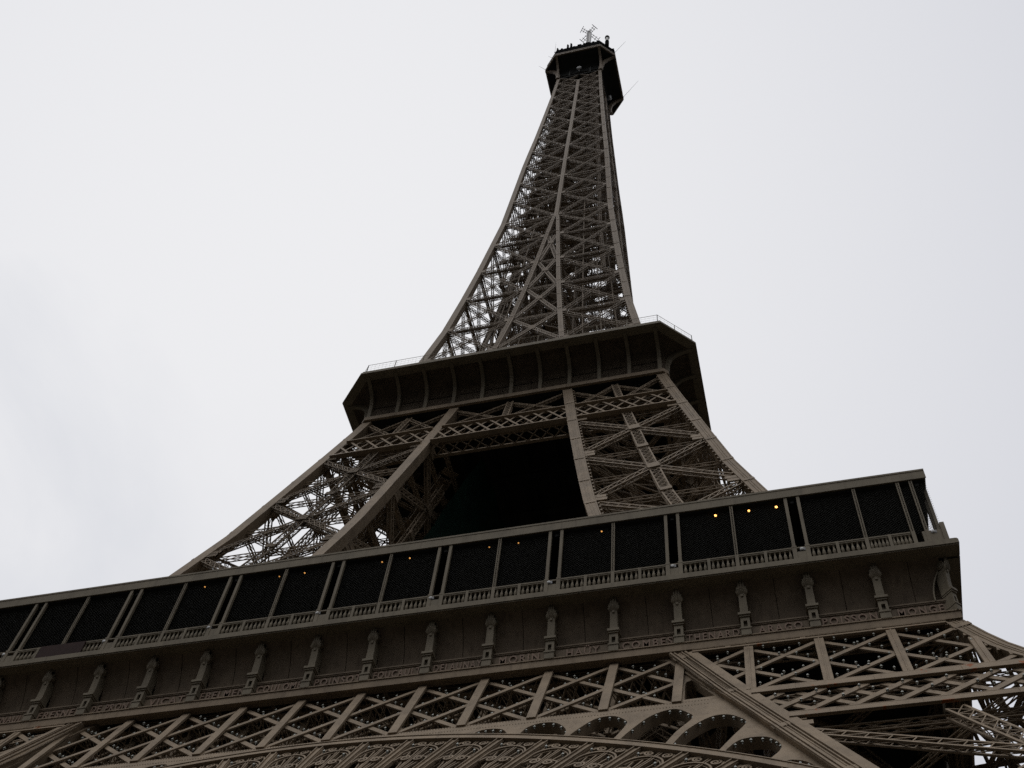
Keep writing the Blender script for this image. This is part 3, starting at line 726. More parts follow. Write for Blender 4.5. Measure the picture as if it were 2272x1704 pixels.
# posts
def post_pair_one():
    mb = MB(); mb.box(-0.10, 0.10, -34.90, -34.70, 58.45, 63.5); mb.box(-0.13, 0.13, -34.93, -34.67, 57.04, 58.45); mb.box(-0.14, 0.14, -34.94, -34.66, 58.45, 58.6); return mb
def post_thin():
    mb = MB(); laced(mb, (0, -34.9, 58.45), (0, -34.9, 63.45), (0, -1, 0), 0.20, 0.16, 0.055, 0.2, 'Z', 0.03); mb.box(-0.11, 0.11, -34.92, -34.7, 57.04, 58.5); return mb
pp, pt = post_pair_one(), post_thin(); pp_me, pt_me = pp.mesh('gallery_post', M_GALL), pt.mesh('slender_post', M_GALL)
pair_x = []
for i in range(19):
    x = bx_(i)
    if i in (0, 18): x -= math.copysign(0.75, x)
    if i % 2 == 0:
        for s in (-0.39, 0.39):
            if abs(x+s) < 34.9: pair_x.append(x+s); link('gallery_post', pp_me if 0 < i < 18 else pt_me, T, (x+s, 0, 0))
    else: link('slender_post', pt_me, T, (x, 0, 0))
# balustrade: turned balusters between a rail and a plinth
bang = np.linspace(0, 2*PI, 8, endpoint=False)
def baluster(x):
    mb = MB(); pr = [(0.09, 57.34), (0.09, 57.42), (0.055, 57.46), (0.10, 57.62), (0.11, 57.76), (0.065, 57.98), (0.045, 58.12), (0.07, 58.2), (0.08, 58.26)]
    mb.loft([np.stack([x+r*np.cos(bang), -34.82+r*np.sin(bang), 0*bang+z], 1) for r, z in pr]); return mb
def balustrade(x0, x1, n=5):
    mb = MB(); mb.box(x0, x1, -34.93, -34.71, 57.04, 57.34); mb.box(x0, x1, -34.92, -34.72, 58.26, 58.36); mb.box(x0, x1, -34.95, -34.69, 58.36, 58.46)
    for k in range(n): mb.merge(baluster(x0+(x1-x0)*(k+0.5)/n))
    return mb
def balustrades():
    res = []
    for i in range(18):
        a, b = bx_(i), bx_(i+1)
        ea = 0.53 if i % 2 == 0 else 0.12; eb = 0.53 if i % 2 == 1 else 0.12
        if i == 0: ea = 1.3
        if i == 17: eb = 1.3
        a += ea; b -= eb; mid = (a+b)/2
        res.append((a, mid-0.09)); res.append((mid+0.09, b))
    return res
allbal = MB(); BL = balustrades()
for a, b in BL:
    mb = balustrade(a, b); mb.build('balustrade', M_GALL, T); allbal.merge(mb)
for q in range(0, 36, 2):
    b = BL[q][1]; MB().box(b, b+0.18, -34.95, -34.69, 57.04, 58.48).build('balustrade_pier', M_GALL, T)
for i in range(2, 18, 2):
    x = bx_(i); MB().box(x-0.26, x+0.26, -34.9, -34.74, 57.04, 58.05).build('balustrade_panel', M_GALL, T)
    MB().box(x-0.26, x+0.26, -34.92, -34.72, 58.36, 58.46).build('hand_rail', M_GALL, T)
for s in (-1, 1):
    MB().box(s*34.19-0.54, s*34.19+0.54, -34.9, -34.74, 57.04, 58.4).build('balustrade_panel', M_GALL, T); MB().box(s*34.86-0.13, s*34.86+0.13, -34.98, -34.7, 57.04, 58.95).build('corner_pier', M_GALL, T)
# safety mesh behind the posts
def wire_panel(x0, x1, z0=58.5, z1=63.45, pitch=0.21, y=-34.66):
    A, B = [], []
    H = z1-z0; W_ = x1-x0
    for sgn in (1, -1):
        for c in np.arange(-H, W_, pitch):
            xa, xb = c, c+H; za, zb = 0, H
            if xa < 0: za = -xa; xa = 0
            if xb > W_: zb = H-(xb-W_); xb = W_
            if xb-xa < 0.05: continue
            if sgn < 0: xa, xb = W_-xa, W_-xb
            A.append((x0+xa, y-0.01*sgn, z0+za)); B.append((x0+xb, y-0.01*sgn, z0+zb))
    return MB().beams(A, B, 0.007, 0.007, (0, -1, 0))
for i in range(18):
    a, b = bx_(i), bx_(i+1); 
    a += 0.5 if i % 2 == 0 else 0.1; b -= 0.5 if i % 2 else 0.1
    wire_panel(a, b).build('wire_mesh_panel', M_MESH, T)
wire_panel(34.0, 34.85, y=-34.68).build('wire_mesh_panel', M_MESH, T)

# other three sides of the gallery and frieze
side = MB()
side.merge(lower_band(33.8, 33.7)); side.merge(cornice(34.3)); side.merge(roof(29.35))
for i in range(18):
    x0, x1 = bx_(i)+0.27, bx_(i+1)-0.27
    side.merge(cove_panel(x0-0.1, x1+0.1)); side.merge(name_plate(max(x0, -33.7), min(x1, 33.7)))
    if i: side.merge(cs, off=(bx_(i), 0, 0)); side.merge(cp, off=(bx_(i), 0, 0)); side.merge(cc_, off=(bx_(i), 0, 0))
side.merge(allbal)
for x in pair_x: side.merge(pp, off=(x, 0, 0))
for i in range(1, 18, 2): side.merge(pt, off=(bx_(i), 0, 0))
side.box(-29.3, 29.3, -34.8, -29.42, 63.4, 63.55); side.box(-29.3, 29.3, -29.62, -29.4, 57.18, 63.4); side.box(-29.3, 29.3, -34.4, -29.45, 56.47, 57.18)
sme = side.mesh('gallery_side', M_GALL)
for r in ROT[1:]: link('gallery_side', sme, T, rotz=r)
wm = MB()
for i in range(18): wm.merge(wire_panel(bx_(i)+0.1, bx_(i+1)-0.1, pitch=0.4))
wme = wm.mesh('wire_mesh_side', M_MESH)
for r in ROT[1:]: link('wire_mesh_side', wme, T, rotz=r)
# floor of the first deck seen from below: ring slab with deep lattice joists
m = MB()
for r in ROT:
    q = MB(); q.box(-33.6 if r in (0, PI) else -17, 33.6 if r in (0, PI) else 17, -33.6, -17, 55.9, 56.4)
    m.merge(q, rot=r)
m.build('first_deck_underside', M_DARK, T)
m = MB()
for x in np.arange(-15.24, 15.3, SP):
    laced(m, (x, -32.5, 55.8), (x, -17, 55.8), (0, 0, 1), 0.3, 1.6, 0.1, 0.9, 'X', 0.06)
for y in (-30, -26.5, -23, -19.5): laced(m, (-18, y, 55.6), (18, y, 55.6), (0, 1, 0), 1.5, 0.3, 0.12, 1.0, 'X', 0.07)
jme = m.mesh('deck_joists', M_PAINT)
for r in ROT: link('deck_joists', jme, T, rotz=r)

# ---- belt truss below the frieze
OFF = 0.4; ZT, ZB = 51.25, 45.0
lamp_pts = []
def lamps_along(x0, z0, x1, z1, off, step, side_, skip=1.2):
    Lh = math.hypot(x1-x0, z1-z0); n = int((Lh-2*skip)/step)
    if n < 1: return
    nx, nz = -(z1-z0)/Lh, (x1-x0)/Lh
    if nz < 0: nx, nz = -nx, -nz
    for k in range(n+1):
        t = (skip+k*step)/Lh; x = x0+(x1-x0)*t+nx*side_; z = z0+(z1-z0)*t+nz*side_
        lamp_pts.append(S(x, z, off, 0.05))
def deep_bar(mb, x0, z0, x1, z1, wd, off, d, back=True):
    """flat front flange, a lighter flange 1.3 m behind it and fine crossed lacing between"""
    mb.beams(S(x0, z0, off, d), S(x1, z1, off, d), wd, 0.1, NRM1)
    if not back: return
    a, b = S(x0, z0, off, d-1.3), S(x1, z1, off, d-1.3); mb.beams(a, b, wd*0.75, 0.08, NRM1)
    f0, f1 = S(x0, z0, off, d), S(x1, z1, off, d); Ln = np.linalg.norm(f1-f0); k = max(2, int(Ln/0.8)); t = np.linspace(0, 1, k+1)[:, None]
    F = f0*(1-t)+f1*t; B = a*(1-t)+b*t; sd_ = nrm(np.cross(f1-f0, NRM1))
    mb.beams(F[:-1], B[1:], 0.07, 0.03, sd_); mb.beams(B[:-1], F[1:], 0.07, 0.03, sd_)
TR_PARTS = []
for k in range(-5, 6):
    x = bx_(9+k); mb = MB(); mb.beams(S(x, ZB-0.05, OFF, 0.10), S(x, ZT, OFF, 0.10), 0.5, 0.14, NRM1); mb.beams(S(x, ZB, OFF, -1.2), S(x, ZT, OFF, -1.2), 0.4, 0.1, NRM1)
    TR_PARTS.append(('truss_vertical', mb, False))
XL, XR = bx_(4), bx_(14)
def clip(x0, z0, x1, z1, lo, hi):
    t = np.linspace(0, 1, 401); xs = x0+(x1-x0)*t; zz = z0+(z1-z0)*t
    ok = (xs >= np.array([lo(q) for q in zz])) & (xs <= np.array([hi(q) for q in zz]))
    if ok.sum() < 20: return None
    i0, i1 = np.where(ok)[0][[0, -1]]; return xs[i0], zz[i0], xs[i1], zz[i1]
for k in range(-7, 6):
    xa = bx_(9+k); xb = xa+2*SP
    for sg in (1, -1):
        p = (xa, ZB, xb, ZT) if sg > 0 else (xa, ZT, xb, ZB)
        c = clip(*p, lambda z: XL, lambda z: XR)
        if c is None: continue
        mb = MB(); deep_bar(mb, *c, 0.30, OFF, 0.0 if sg > 0 else -0.1); TR_PARTS.append(('truss_diagonal', mb, False))
        lamps_along(*c, OFF, 0.78 if sg > 0 else 0.62, 0.29)
# right and left: over the legs, flush with their faces
for s in (1, -1):
    lo = lambda z: inn(z)+1.35
    hi = lambda z: w(z)-1.0
    ZTl = 50.95
    for x in [bx_(9+k) for k in (6, 7, 8, 9)]:
        c = clip(x, ZB, x, ZTl, lo, hi)
        if c is None: continue
        mb = MB(); mb.beams(S(s*x, c[1], 0.0, 0.0), S(s*x, c[3], 0.0, 0.0), 0.5, 0.14, NRM1); mb.beams(S(s*x, c[1], 0.0, 0.085), S(s*x, c[3], 0.0, 0.085), 0.06, 0.05, NRM1)
        TR_PARTS.append(('truss_vertical', mb, True))
    for k in range(2, 10):
        xa = bx_(9+k); xb = xa+2*SP
        for sg in (1, -1):
            p = (xa, ZB, xb, ZTl) if sg > 0 else (xa, ZTl, xb, ZB)
            c = clip(*p, lo, hi)
            if c is None: continue
            mb = MB(); deep_bar(mb, s*c[0], c[1], s*c[2], c[3], 0.32, 0.0, -0.1 if sg > 0 else -0.18, False); TR_PARTS.append(('truss_diagonal', mb, True))
            lamps_along(s*c[0], c[1], s*c[2], c[3], 0.0, 0.72, 0.28, 0.8)
    # close-set lattice below
    for k in range(-3, 12):
        pit = 2.02; xa = 21.0+k*pit; xb = xa+3.35
        for sg in (1, -1):
            p = (xa, 41.2, xb, 44.3) if sg > 0 else (xa, 44.3, xb, 41.2)
            c = clip(*p, lo, hi)
            if c is None: continue
            mb = MB(); deep_bar(mb, s*c[0], c[1], s*c[2], c[3], 0.34, 0.0, -0.1 if sg > 0 else -0.18, False); TR_PARTS.append(('belt_lattice_bar', mb, True))
            if sg < 0: lamps_along(s*c[0], c[1], s*c[2], c[3], 0.0, 0.8, 0.27, 1.0)
    for z, t in ((44.65, 0.72), (40.85, 0.6), (51.15, 0.35)):
        mb = MB(); a, b = lo(z)-0.05, hi(z)+0.05
        mb.beams(S(s*a, z, 0, 0.02), S(s*b, z, 0, 0.02), t, 0.12, NRM1)
        for q in (-1, 1): mb.beams(S(s*a, z+q*(t/2-0.03), 0, 0.09), S(s*b, z+q*(t/2-0.03), 0, 0.09), 0.05, 0.05, NRM1)
        for xx in np.arange(a+2, b, 4.1): mb.beams(S(s*xx-0.15, z, 0, 0.095), S(s*xx+0.15, z, 0, 0.095), t*0.95, 0.03, NRM1)
        TR_PARTS.append(('truss_chord', mb, True))
    # trim plate along the slanting inner girder and the raised mouldings on the girder itself
    mb = MB(); zz = np.array([34, 39.6, 45, 51.2]); 
    P = np.array([S(s*(inn(z)+1.28), z, 0.0, 0.0) for z in zz]); mb.ribbon(P, 0.42, 0.1, NRM1); TR_PARTS.append(('girder_trim', mb, True))
    mb = MB()
    for q, ww_, d in ((0.08, 0.1, 0.07), (0.30, 0.06, 0.05), (0.72, 0.06, 0.05), (0.92, 0.1, 0.07)):
        P = np.array([S(s*(inn(z)+q), z, 0.0, d) for z in zz]); mb.ribbon(P, ww_, 0.1, NRM1)
    TR_PARTS.append(('girder_moulding', mb, True))
sidet = MB()
for nme, mb, leg in TR_PARTS:
    mb.build(nme, M_CHORD if nme == 'truss_chord' else M_PAINT, T); sidet.merge(mb)
sm = sidet.mesh('truss_side', M_PAINT)
for r in ROT[1:]: link('truss_side', sm, T, rotz=r)
# top chord tucked under the frieze
m = MB(); m.beams(S(-18.4, 51.3, OFF, -0.75), S(18.4, 51.3, OFF, -0.75), 0.3, 0.3, NRM1); m.build('truss_chord', M_PAINT, T)
# second truss plane inside
m = MB()
for k in range(-5, 5):
    for sg in (1, -1):
        p = (bx_(9+k), 45.6, bx_(10+k), 51) if sg > 0 else (bx_(9+k), 51, bx_(10+k), 45.6)
        laced(m, S(p[0], p[1], 4.0), S(p[2], p[3], 4.0), NRM1, 0.5, 0.3, 0.08, 0.8, 'Z', 0.04)
for z in (45.4, 51.2): laced(m, S(-19, z, 4.0), S(19, z, 4.0), NRM1, 0.7, 0.4, 0.12, 0.8, 'X', 0.06)
for k in range(-5, 6):
    for z in (45.4, 51.2): laced(m, S(bx_(9+k), z, 1.4), S(bx_(9+k), z, 4.0), (0, 0, 1), 0.4, 0.4, 0.1, 0.7, 'X', 0.05)
m.build('inner_truss', M_PAINT, T)

# ---- decorative arch: rim, pierced spandrel plate, scrollwork bays
ax_ = np.array([0, 3, 5, 8.2, 11.3, 14.8, 16.3, 21, 23.6, 27, 30, 33.5]); az_ = np.array([44.42, 44.28, 43.95, 43.3, 42.4, 41.1, 40.5, 37.95, 36.3, 33.6, 30.5, 26])
cf = np.polyfit(ax_**2, az_, 3)
def za(x): return np.polyval(cf, np.asarray(x, float)**2)
# arc-length table
xs_ = np.linspace(-33.5, 33.5, 1341); zs_ = za(xs_); P2 = np.stack([xs_, zs_/0.905], 1)
sl = np.concatenate([[0], np.cumsum(np.linalg.norm(np.diff(P2, axis=0), axis=1))]); sl -= np.interp(0, xs_, sl)
def arc_pt(s, v):
    """point at arc length s, v metres inside the rim; returns x, z on the face"""
    x = np.interp(s, sl, xs_); x2 = np.interp(s+0.05, sl, xs_); x1 = np.interp(s-0.05, sl, xs_)
    t = nrm(np.stack([x2-x1, (za(x2)-za(x1))/0.905], -1)); nn = np.stack([t[..., 1], -t[..., 0]], -1)
    return x+nn[..., 0]*v, (za(x)/0.905+nn[..., 1]*v)*0.905
def AP(s, v, d): x, z = arc_pt(np.asarray(s, float), np.asarray(v, float)); return S(x, z, OFF, d)
m = MB(); ss = np.linspace(-34, 34, 240)
def strip(mb, ss, v0, v1, d0, d1):
    A = [AP(ss, v0+0*ss, d) for d in (d0, d1)]; B = [AP(ss, v1+0*ss, d) for d in (d0, d1)]
    mb.loft(np.stack([A[0], B[0], B[1], A[1]], 1))
strip(m, ss, 0.0, 0.62, -0.55, 0.22); strip(m, ss, 0.0, 0.07, 0.22, 0.27); strip(m, ss, 0.55, 0.62, 0.22, 0.27)
m.build('arch_rim', M_PAINT, T); arch_all = MB().merge(m)
m = MB(); strip(m, ss, 5.1, 5.65, -0.55, 0.22); m.build('arch_rim', M_PAINT, T); arch_all.merge(m)
def spiral(cs_, cv, r, turns, dirn, a0, n=22):
    th = np.linspace(0, 2*PI*turns, n); rr = r*(1-0.82*th/th[-1]); return cs_+rr*np.cos(a0+dirn*th), cv+rr*np.sin(a0+dirn*th)
BAY = 2.66; S0 = np.interp(9.38, xs_, sl)
def bay(s0):
    mb = MB(); D = 0.05
    def rb(s, v, wd, h=0.10, d=D): 
        pts = AP(s0+np.asarray(s, float), np.asarray(v, float), d); mb.ribbon(pts, wd, h, NRM1)
    h = BAY/2
    rb([-h, -h], [0.6, 5.15], 0.46, 0.12, 0.10); rb([-h-0.17, -h-0.17], [0.62, 5.15], 0.05, 0.1, 0.19); rb([-h+0.17, -h+0.17], [0.62, 5.15], 0.05, 0.1, 0.19)
    th = np.linspace(0, PI, 25); rb(1.02*np.cos(th), 2.3-1.05*np.sin(th), 0.09, 0.16); rb(0.9*np.cos(th), 2.35-0.98*np.sin(th), 0.05, 0.1, 0.0)
    rb([-1.02, -1.02], [2.3, 5.15], 0.09, 0.16); rb([1.02, 1.02], [2.3, 5.15], 0.09, 0.16)
    for q in (-0.07, 0.07): rb([q, q*0.8], [0.6, 5.15], 0.055, 0.14, 0.02)
    for q in (0.42, 0.78):
        for s in (-1, 1): rb([s*q*0.15, s*q*1.0], [5.0, 1.36+0.5*q*q], 0.06, 0.1, -0.02)
    rb([-h+0.34, -h+0.28], [0.6, 5.15], 0.11, 0.1, 0.0)
    for s in (-1, 1):
        a, b = spiral(s*0.48, 0.92, 0.27, 1.6, s, -PI/2); rb(a, b, np.linspace(0.10, 0.06, len(a)), 0.13, 0.04)
        rb([s*0.48, s*0.78, s*0.98], [0.65, 0.72, 1.25], 0.08, 0.1, 0.03)
        a, b = spiral(s*0.42, 2.95, 0.30, 1.6, -s, -PI/2); rb(a, b, np.linspace(0.11, 0.06, len(a)), 0.13, 0.06)
        rb([s*0.42, s*0.8, s*1.0], [2.65, 2.75, 3.3], 0.09, 0.1, 0.05)
    return mb
for k in range(-15, 9):
    mb = bay(S0+k*BAY); mb.build('scrollwork_bay', M_PAINT, T); arch_all.merge(mb)
    for q, v in ((-0.9, 1.2), (0.62, 2.0)): 
        x, z = arc_pt(np.array(S0+k*BAY+q), np.array(v)); lamp_pts.append(S(x, z, OFF, 0.1))

def smooth_poly(pts, sharp=(), n=5):
    """closed outline through points, rounded except at the corners listed"""
    p = np.asarray(pts, float); K = len(p); out_ = []
    for i in range(K):
        p0, p1, p2, p3 = p[(i-1) % K], p[i], p[(i+1) % K], p[(i+2) % K]
        if i in sharp: p0 = p1
        if (i+1) % K in sharp: p3 = p2
        for t in np.linspace(0, 1, n, endpoint=False):
            out_.append(0.5*((2*p1)+(-p0+p2)*t+(2*p0-5*p1+4*p2-p3)*t*t+(-p0+3*p1-3*p2+p3)*t**3))
    return np.array(out_)
def plate(outer, holes, th, off, m_, name, front=0.0):
    cu = bpy.data.curves.new(name, 'CURVE'); cu.dimensions = '2D'; cu.fill_mode = 'BOTH'; cu.extrude = th/2; cu.resolution_u = 1
    for pl in [outer]+holes:
        sp = cu.splines.new('POLY'); sp.points.add(len(pl)-1)
        for q, (x, z) in zip(sp.points, pl): q.co = (x, z, 0, 1)
        sp.use_cyclic_u = True
    o = bpy.data.objects.new(name, cu); COL.objects.link(o); dg = bpy.context.evaluated_depsgraph_get(); dg.update()
    me = bpy.data.meshes.new_from_object(o.evaluated_get(dg)); bpy.data.objects.remove(o); bpy.data.curves.remove(cu)
    co = np.empty(len(me.vertices)*3); me.vertices.foreach_get('co', co); co = co.reshape(-1, 3)
    N = S(co[:, 0], co[:, 1], off) + NRM1*(co[:, 2]-th/2+front)[:, None]
    me.vertices.foreach_set('co', N.astype(np.float32).ravel()); me.materials.clear(); me.materials.append(m_); me.update(); me.name = name
    return me
HOLES = [
 [(8.46, 43.1), (8.85, 44.02), (9.46, 44.14), (10.18, 43.82), (10.73, 42.75)],
 [(11.18, 42.3), (11.43, 43.71), (12.1, 44.2), (12.96, 43.97), (13.65, 42.81), (13.59, 41.5)],
 [(13.78, 41.3), (14.31, 42.86), (15.02, 43.98), (15.87, 44.09), (16.57, 43.32), (16.68, 42.6), (16.15, 40.5)],
 [(16.45, 40.35), (17.06, 42.01), (17.89, 43.57), (18.94, 44.16), (19.71, 43.37), (19.94, 42.6), (19.23, 41.0), (18.7, 39.2)],
 [(19.05, 39.0), (19.7, 41.02), (20.75, 42.45), (21.6, 42.6), (22.3, 41.9), (22.5, 41.2), (21.88, 39.7), (21.15, 37.8)],
 [(21.4, 37.6), (21.99, 38.93), (22.54, 39.33), (23.35, 39.25), (23.8, 38.7), (24.0, 38.05), (23.85, 37.4), (23.3, 36.4)],
 [(23.75, 36.0), (24.3, 36.4), (24.9, 36.1), (25.3, 35.4), (25.2, 34.9), (24.9, 34.7)]]
top = [(-21.35, 45.05), (21.35, 45.05)]
gl_ = [(float(inn(z))+0.02, float(z)) for z in np.linspace(44.6, 30.5, 8)]
arcx = np.linspace(29.2, -29.2, 60); arcp = [(float(x), float(za(x))+0.02 if abs(x) > 3.4 else min(44.4, float(za(x)))) for x in arcx]
outer = top+gl_+arcp+[(-x, z) for x, z in gl_[::-1]]
hol = []
for h_ in HOLES:
    n_ = len(h_); sp_ = smooth_poly([(x, max(z, float(za(x))+0.03)) for x, z in h_], sharp=(0, n_-1))
    sp_[:, 1] = np.maximum(sp_[:, 1], za(sp_[:, 0])+0.06)
    hol.append(sp_); hol.append(np.stack([-sp_[:, 0], sp_[:, 1]], 1)[::-1])
    for q in range(2, len(sp_)-2, 3):
        for s in (1, -1): lamp_pts.append(S(s*sp_[q][0], sp_[q][1]-0.14, OFF, -0.05))
pl_me = plate(outer, hol, 0.62, OFF, M_PAINT, 'spandrel_plate', 0.06)
link('spandrel_plate', pl_me, T)
for r in ROT[1:]: link('spandrel_plate', pl_me, T, rotz=r)
arm = arch_all.mesh('arch_side', M_PAINT)
for r in ROT[1:]: link('arch_side', arm, T, rotz=r)
for s in (1, -1):
    out_ = [(18.85, 51.3), (18.62, 51.3), (18.85, 50.6), (21.36, 45.06), (18.85, 45.06)]
    out_ = [(18.82, 45.06), (21.36, 45.06), (18.55, 51.0), (18.3, 51.3), (17.6, 51.3), (18.3, 50.9), (18.82, 49.9)]
    tri = smooth_poly([(19.38, 47.6), (19.6, 47.98), (19.85, 47.85), (20.85, 45.75), (20.8, 45.45), (19.42, 45.35)], sharp=(5,), n=4)
    me = plate([(s*x, z) for x, z in out_], [np.stack([s*tri[:, 0], tri[:, 1]], 1)], 0.5, OFF, M_PAINT, 'gusset_plate', 0.06)
    link('gusset_plate', me, T)
# rivet rows along the chord of the plate
m = MB(); xr = np.arange(-20.8, 20.8, 0.16)
for z in (44.95, 44.42):
    P = S(xr, z+0*xr, OFF, 0.06); m.beams(P-np.array([0, 0, 0.025]), P+np.array([0, 0, 0.025]), 0.05, 0.05, NRM1)
tag(m.build('chord_rivets', M_PAINT, T), kind='stuff')

# ---- flash lamps on the truss and the plates: a stub bracket with a small pyramid of glass
def flash():
    mb = MB(); b = 0.07; mb.box(-0.02, 0.02, -0.02, 0.02, -0.10, 0.0)
    V = [(-b, -b, 0), (b, -b, 0), (b, b, 0), (-b, b, 0), (0, 0, 0.16)]
    mb.add(V, [[3, 2, 1, 0], [0, 1, 4, 4], [1, 2, 4, 4], [2, 3, 4, 4], [3, 0, 4, 4]]); return mb
LP = np.array(lamp_pts); dist = np.linalg.norm(LP-CAM_POS, axis=1)
def in_view(P):
    d = P-CAM_POS; zc = d@cf_; u = 1136-13.8+2627*(d@cr_)/zc; v = 852+119-2627*(d@cu_)/zc
    return (zc > 0) & (u > 0) & (u < 2272) & (v > 0) & (v < 1704)
vis = in_view(LP); order = np.argsort(np.where(vis, dist, dist+500))
fm = flash(); fme = fm.mesh('flash_lamp', M_FLASH); rest = MB()
for k, j in enumerate(order):
    if k < 100: link('flash_lamp', fme, T, tuple(LP[j]))
    else: rest.merge(fm, off=tuple(LP[j]))
# more of them on the frieze edge and the leg braces
tag(rest.build('flash_lamps', M_FLASH, T), kind='stuff')

# ------------------------------------------------------------------ things fixed to or hung on the tower
ordn = ['first', 'second', 'third', 'fourth', 'fifth', 'sixth', 'seventh', 'eighth', 'ninth', 'tenth', 'eleventh']
GL = [(25.68, 1.0), (23.95, 0.85), (21.83, 0.95), (14.4, 0.35), (8.79, 0.25), (6.78, 0.2), (1.21, 0.35), (-0.77, 0.3), (-6.41, 0.3), (-8.29, 0.22), (-13.91, 0.3)]
ang = np.linspace(0, 2*PI, 10, endpoint=False)
for i, (x, br) in enumerate(GL):
    lab = '%s orange lamp glowing under the gallery ceiling, counted from the right corner' % ordn[i]
    if i == 0: lab = 'bright orange lamp glowing under the gallery ceiling nearest to the right corner'
    if i == 10: lab = 'tiny orange lamp farthest left under the gallery ceiling'
    t = empty('gallery_lamp', (x, -34.5, 63.22), lab, 'lamp', 'orange lamps under the gallery ceiling')
    mb = MB(); mb.loft([np.stack([r*np.cos(ang), r*np.sin(ang), 0*ang+z], 1) for r, z in ((0.10, 0.0), (0.13, 0.06), (0.08, 0.16), (0.03, 0.2))]); mb.build('lamp_housing', M_BLACK, t)
    r0 = 0.045+0.04*br
    mb = MB(); mb.smooth = True; mb.loft([np.stack([r0*math.sin(a)*np.cos(ang), r0*math.sin(a)*np.sin(ang), 0*ang-r0*math.cos(a)], 1) for a in np.linspace(0.05, PI-0.05, 7)])
    mb.build('bulb', emis('lamp_glow', (1.0, 0.46, 0.12), 4.0*br**1.6+0.3), t)
FX = [34.30, 26.77, 19.01, 11.27, 3.55, -4.16, -11.84, -19.53, -27.2]
for i, x in enumerate(FX):
    lab = 'small pale floodlight on the balustrade between paired posts, %s from the right corner' % ordn[i]
    if i == 0: lab = 'small pale floodlight behind the balustrade at the right corner of the gallery'
    t = empty('floodlight', (x, -34.86, 58.1), lab, 'floodlight', 'floodlights between the paired gallery posts')
    mb = MB(); mb.box(-0.16, 0.16, -0.06, 0.1, 0.03, 0.26); mb.box(-0.03, 0.03, 0, 0.04, -0.06, 0.03); mb.build('housing', M_GREYM, t)
    mb = MB(); mb.loft([np.stack([r*np.cos(ang)-0.05, 0*ang+y, 0.15+r*np.sin(ang)], 1) for r, y in ((0.11, -0.05), (0.11, -0.10), (0.05, -0.13))]); mb.build('lens', M_WHITE, t)
m = MB(); m.box(-24.35, -20.95, -35.02, -34.97, 57.32, 58.42)
for x in (-24.0, -22.65, -21.3): m.box(x-0.03, x+0.03, -34.97, -34.9, 57.4, 58.3)
tag(m.build('board', M_BANNER), 'long dark red board fixed across the balusters at the left of the gallery', 'board')
# dark green protective net on the inner side of the left front leg
m = MB(); gx, gy = 30, 40; V = []
for i in range(gx+1):
    z = 68+(111.0-68)*i/gx; y0 = np.interp(z, [68, 90, 106, 111], [-20.3, -15.6, -12.1, -11.0]); y1 = 14.0
    for j in range(gy+1):
        y = y0+(y1-y0)*j/gy; V.append((-inn(z)+1.35+0.10*math.sin(y*1.1+z*.13)+0.06*math.sin(z*.8+y*.3), y, z))
F = [[i*(gy+1)+j, i*(gy+1)+j+1, (i+1)*(gy+1)+j+1, (i+1)*(gy+1)+j] for i in range(gx) for j in range(gy)]
m.add(V, F); m.add(np.array(V)+np.array([0.03, 0, 0]), np.array(F)[:, ::-1])
tag(m.build('protective_net', M_NET), 'dark green protective net hung inside the tower beside the left leg, under the second deck', 'net')
# antennas at the top
t = empty('antenna_mast', (0, 0, 300), 'white antenna mast with crossed dipole arms on the very top', 'antenna')
mb = MB(); mb.box(-0.5, 0.0, -0.45, 0.45, 0, 26.5); mb.box(-0.02, 0.12, -0.12, 0.12, 26.5, 29.2); mb.build('mast', M_GREYM, t)
mb = MB(); mb.box(0.02, 0.55, -0.42, 0.42, 0, 25.5); mb.build('radome', M_WHITE, t)
for (ex, ey) in ((-1.7, -1.45), (1.76, -1.39), (-2.26, 1.65), (1.9, 2.19)):
    mb = MB(); a = np.array([0.0, 0, 25.0]); b = np.array([ex, ey, 25.0]); d = nrm(b-a); pv = np.array([-d[1], d[0], 0])
    for q in (0.28, -0.28): mb.beams(a+pv*q, b+pv*q, 0.10, 0.10, (0, 0, 1))
    mb.beams(b-pv*0.95, b+pv*0.95, 0.13, 0.13, (0, 0, 1)); c = a+(b-a)*0.72; mb.beams(c-pv*0.6, c+pv*0.6, 0.11, 0.11, (0, 0, 1)); c = a+(b-a)*0.42; mb.beams(c-pv*0.45, c+pv*0.45, 0.11, 0.11, (0, 0, 1))
    mb.build('dipole_arm', M_DARKG, t)
t = empty('knob_antenna', (6.62, -6.9, 283.0), 'short antenna with a dark round head on the right corner of the top roof', 'antenna')
mb = MB(); mb.tube([(0, 0, 0), (0, 0, 3.6)], 0.5, 8); mb.build('base', M_BLACK, t)
mb = MB(); mb.tube([(0, 0, 3.6), (0, 0, 6.4)], 0.4, 8); mb.build('stem', M_WHITE, t)
mb = MB(); mb.smooth = True; a10 = np.linspace(0, 2*PI, 10, endpoint=False)
mb.loft([np.stack([0.6*math.sin(a)*np.cos(a10), 0.6*math.sin(a)*np.sin(a10), 0*a10+7.0-0.75*math.cos(a)], 1) for a in np.linspace(0.05, PI-0.05, 8)]); mb.build('head', M_BLACK, t)
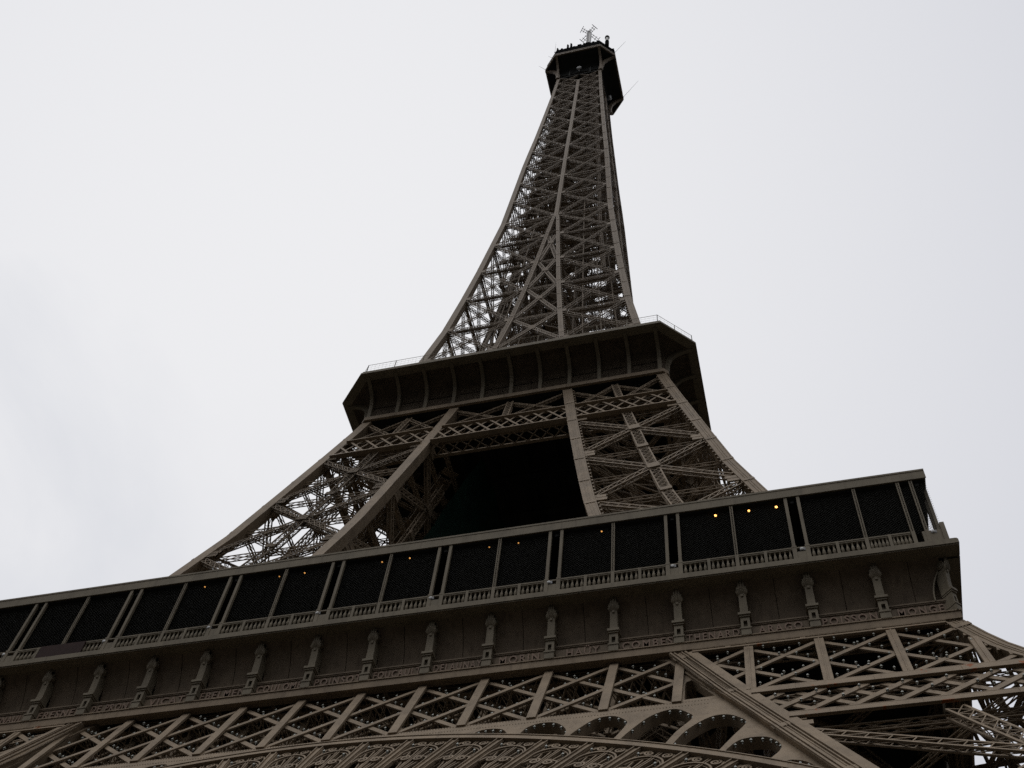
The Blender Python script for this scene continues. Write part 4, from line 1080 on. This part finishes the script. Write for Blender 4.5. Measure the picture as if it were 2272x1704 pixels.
for (x, z0, z1, r, lab) in ((-2.75, 284.4, 289.4, 0.26, 'left one of two dark tube aerials standing on the top roof'), (-1.95, 284.4, 289.8, 0.26, 'right one of two dark tube aerials standing on the top roof'), (-5.2, 284.4, 288.2, 0.25, 'stubby dark aerial at the left corner of the top roof')):
    mb = MB(); mb.tube([(x, -7.4, z0), (x, -7.4, z1-0.8), (x-0.1, -7.4, z1)], [r, r, r*0.8], 8); mb.box(x-r*1.3, x+r*1.3, -7.4-r*1.3, -7.4+r*1.3, z0, z0+0.7)
    tag(mb.build('tube_aerial', M_BLACK), lab, 'aerial')
for (a, b, lab) in (((-5.5, -8.15, 282.5), (-5.62, -8.2, 291.0), 'thin upright rod aerial above the left corner of the top roof'),
                    ((-6.1, -7.4, 281), (-7.0, -8.2, 280.6), 'short rod aerial poking out left of the top cabin'),
                    ((-8.15, -5.3, 275.5+4.5), (-9.6, -6.4, 280.6), 'long thin rod aerial poking out left of the top cabin eave'),
                    ((7.9, -5.2, 281.5), (11.0, -6.6, 284.5), 'thin rod aerial slanting up from the right edge of the top cabin'),
                    ((8.2, 5.0, 280.5), (12.2, 3.2, 284.8), 'thin rod aerial slanting up from the far right edge of the top cabin')):
    mb = MB(); mb.tube([a, ((a[0]+b[0])/2, (a[1]+b[1])/2, (a[2]+b[2])/2), b], [0.04, 0.03, 0.02], 6); mb.tube([a, (a[0]*.97+b[0]*.03, a[1]*.97+b[1]*.03, a[2]*.97+b[2]*.03)], 0.12, 6)
    tag(mb.build('rod_aerial', M_GREYM), lab, 'aerial')
for (x, y, z, rot, lab) in ((-0.05, -5.35, 275.4, 0, 'white drum dish in the middle of the front, under the top cabin'), (5.45, 2.9, 282.0-6.5, PI/2, 'white drum dish on the right side, under the top cabin')):
    t = empty('drum_dish', (x, y, z), lab, 'antenna dish'); t.rotation_euler = (0, 0, rot)
    a16 = np.linspace(0, 2*PI, 16, endpoint=False)
    mb = MB(); mb.loft([np.stack([r*np.cos(a16), 0*a16+yy, r*1.25*np.sin(a16)], 1) for r, yy in ((0.3, 0.25), (0.52, 0.1), (0.55, -0.25), (0.3, -0.38))]); mb.build('drum', M_WHITE, t)
    mb = MB(); mb.box(-0.08, 0.08, 0.1, 0.5, -1.6, 0.1); mb.build('bracket_arm', M_GREYM, t)
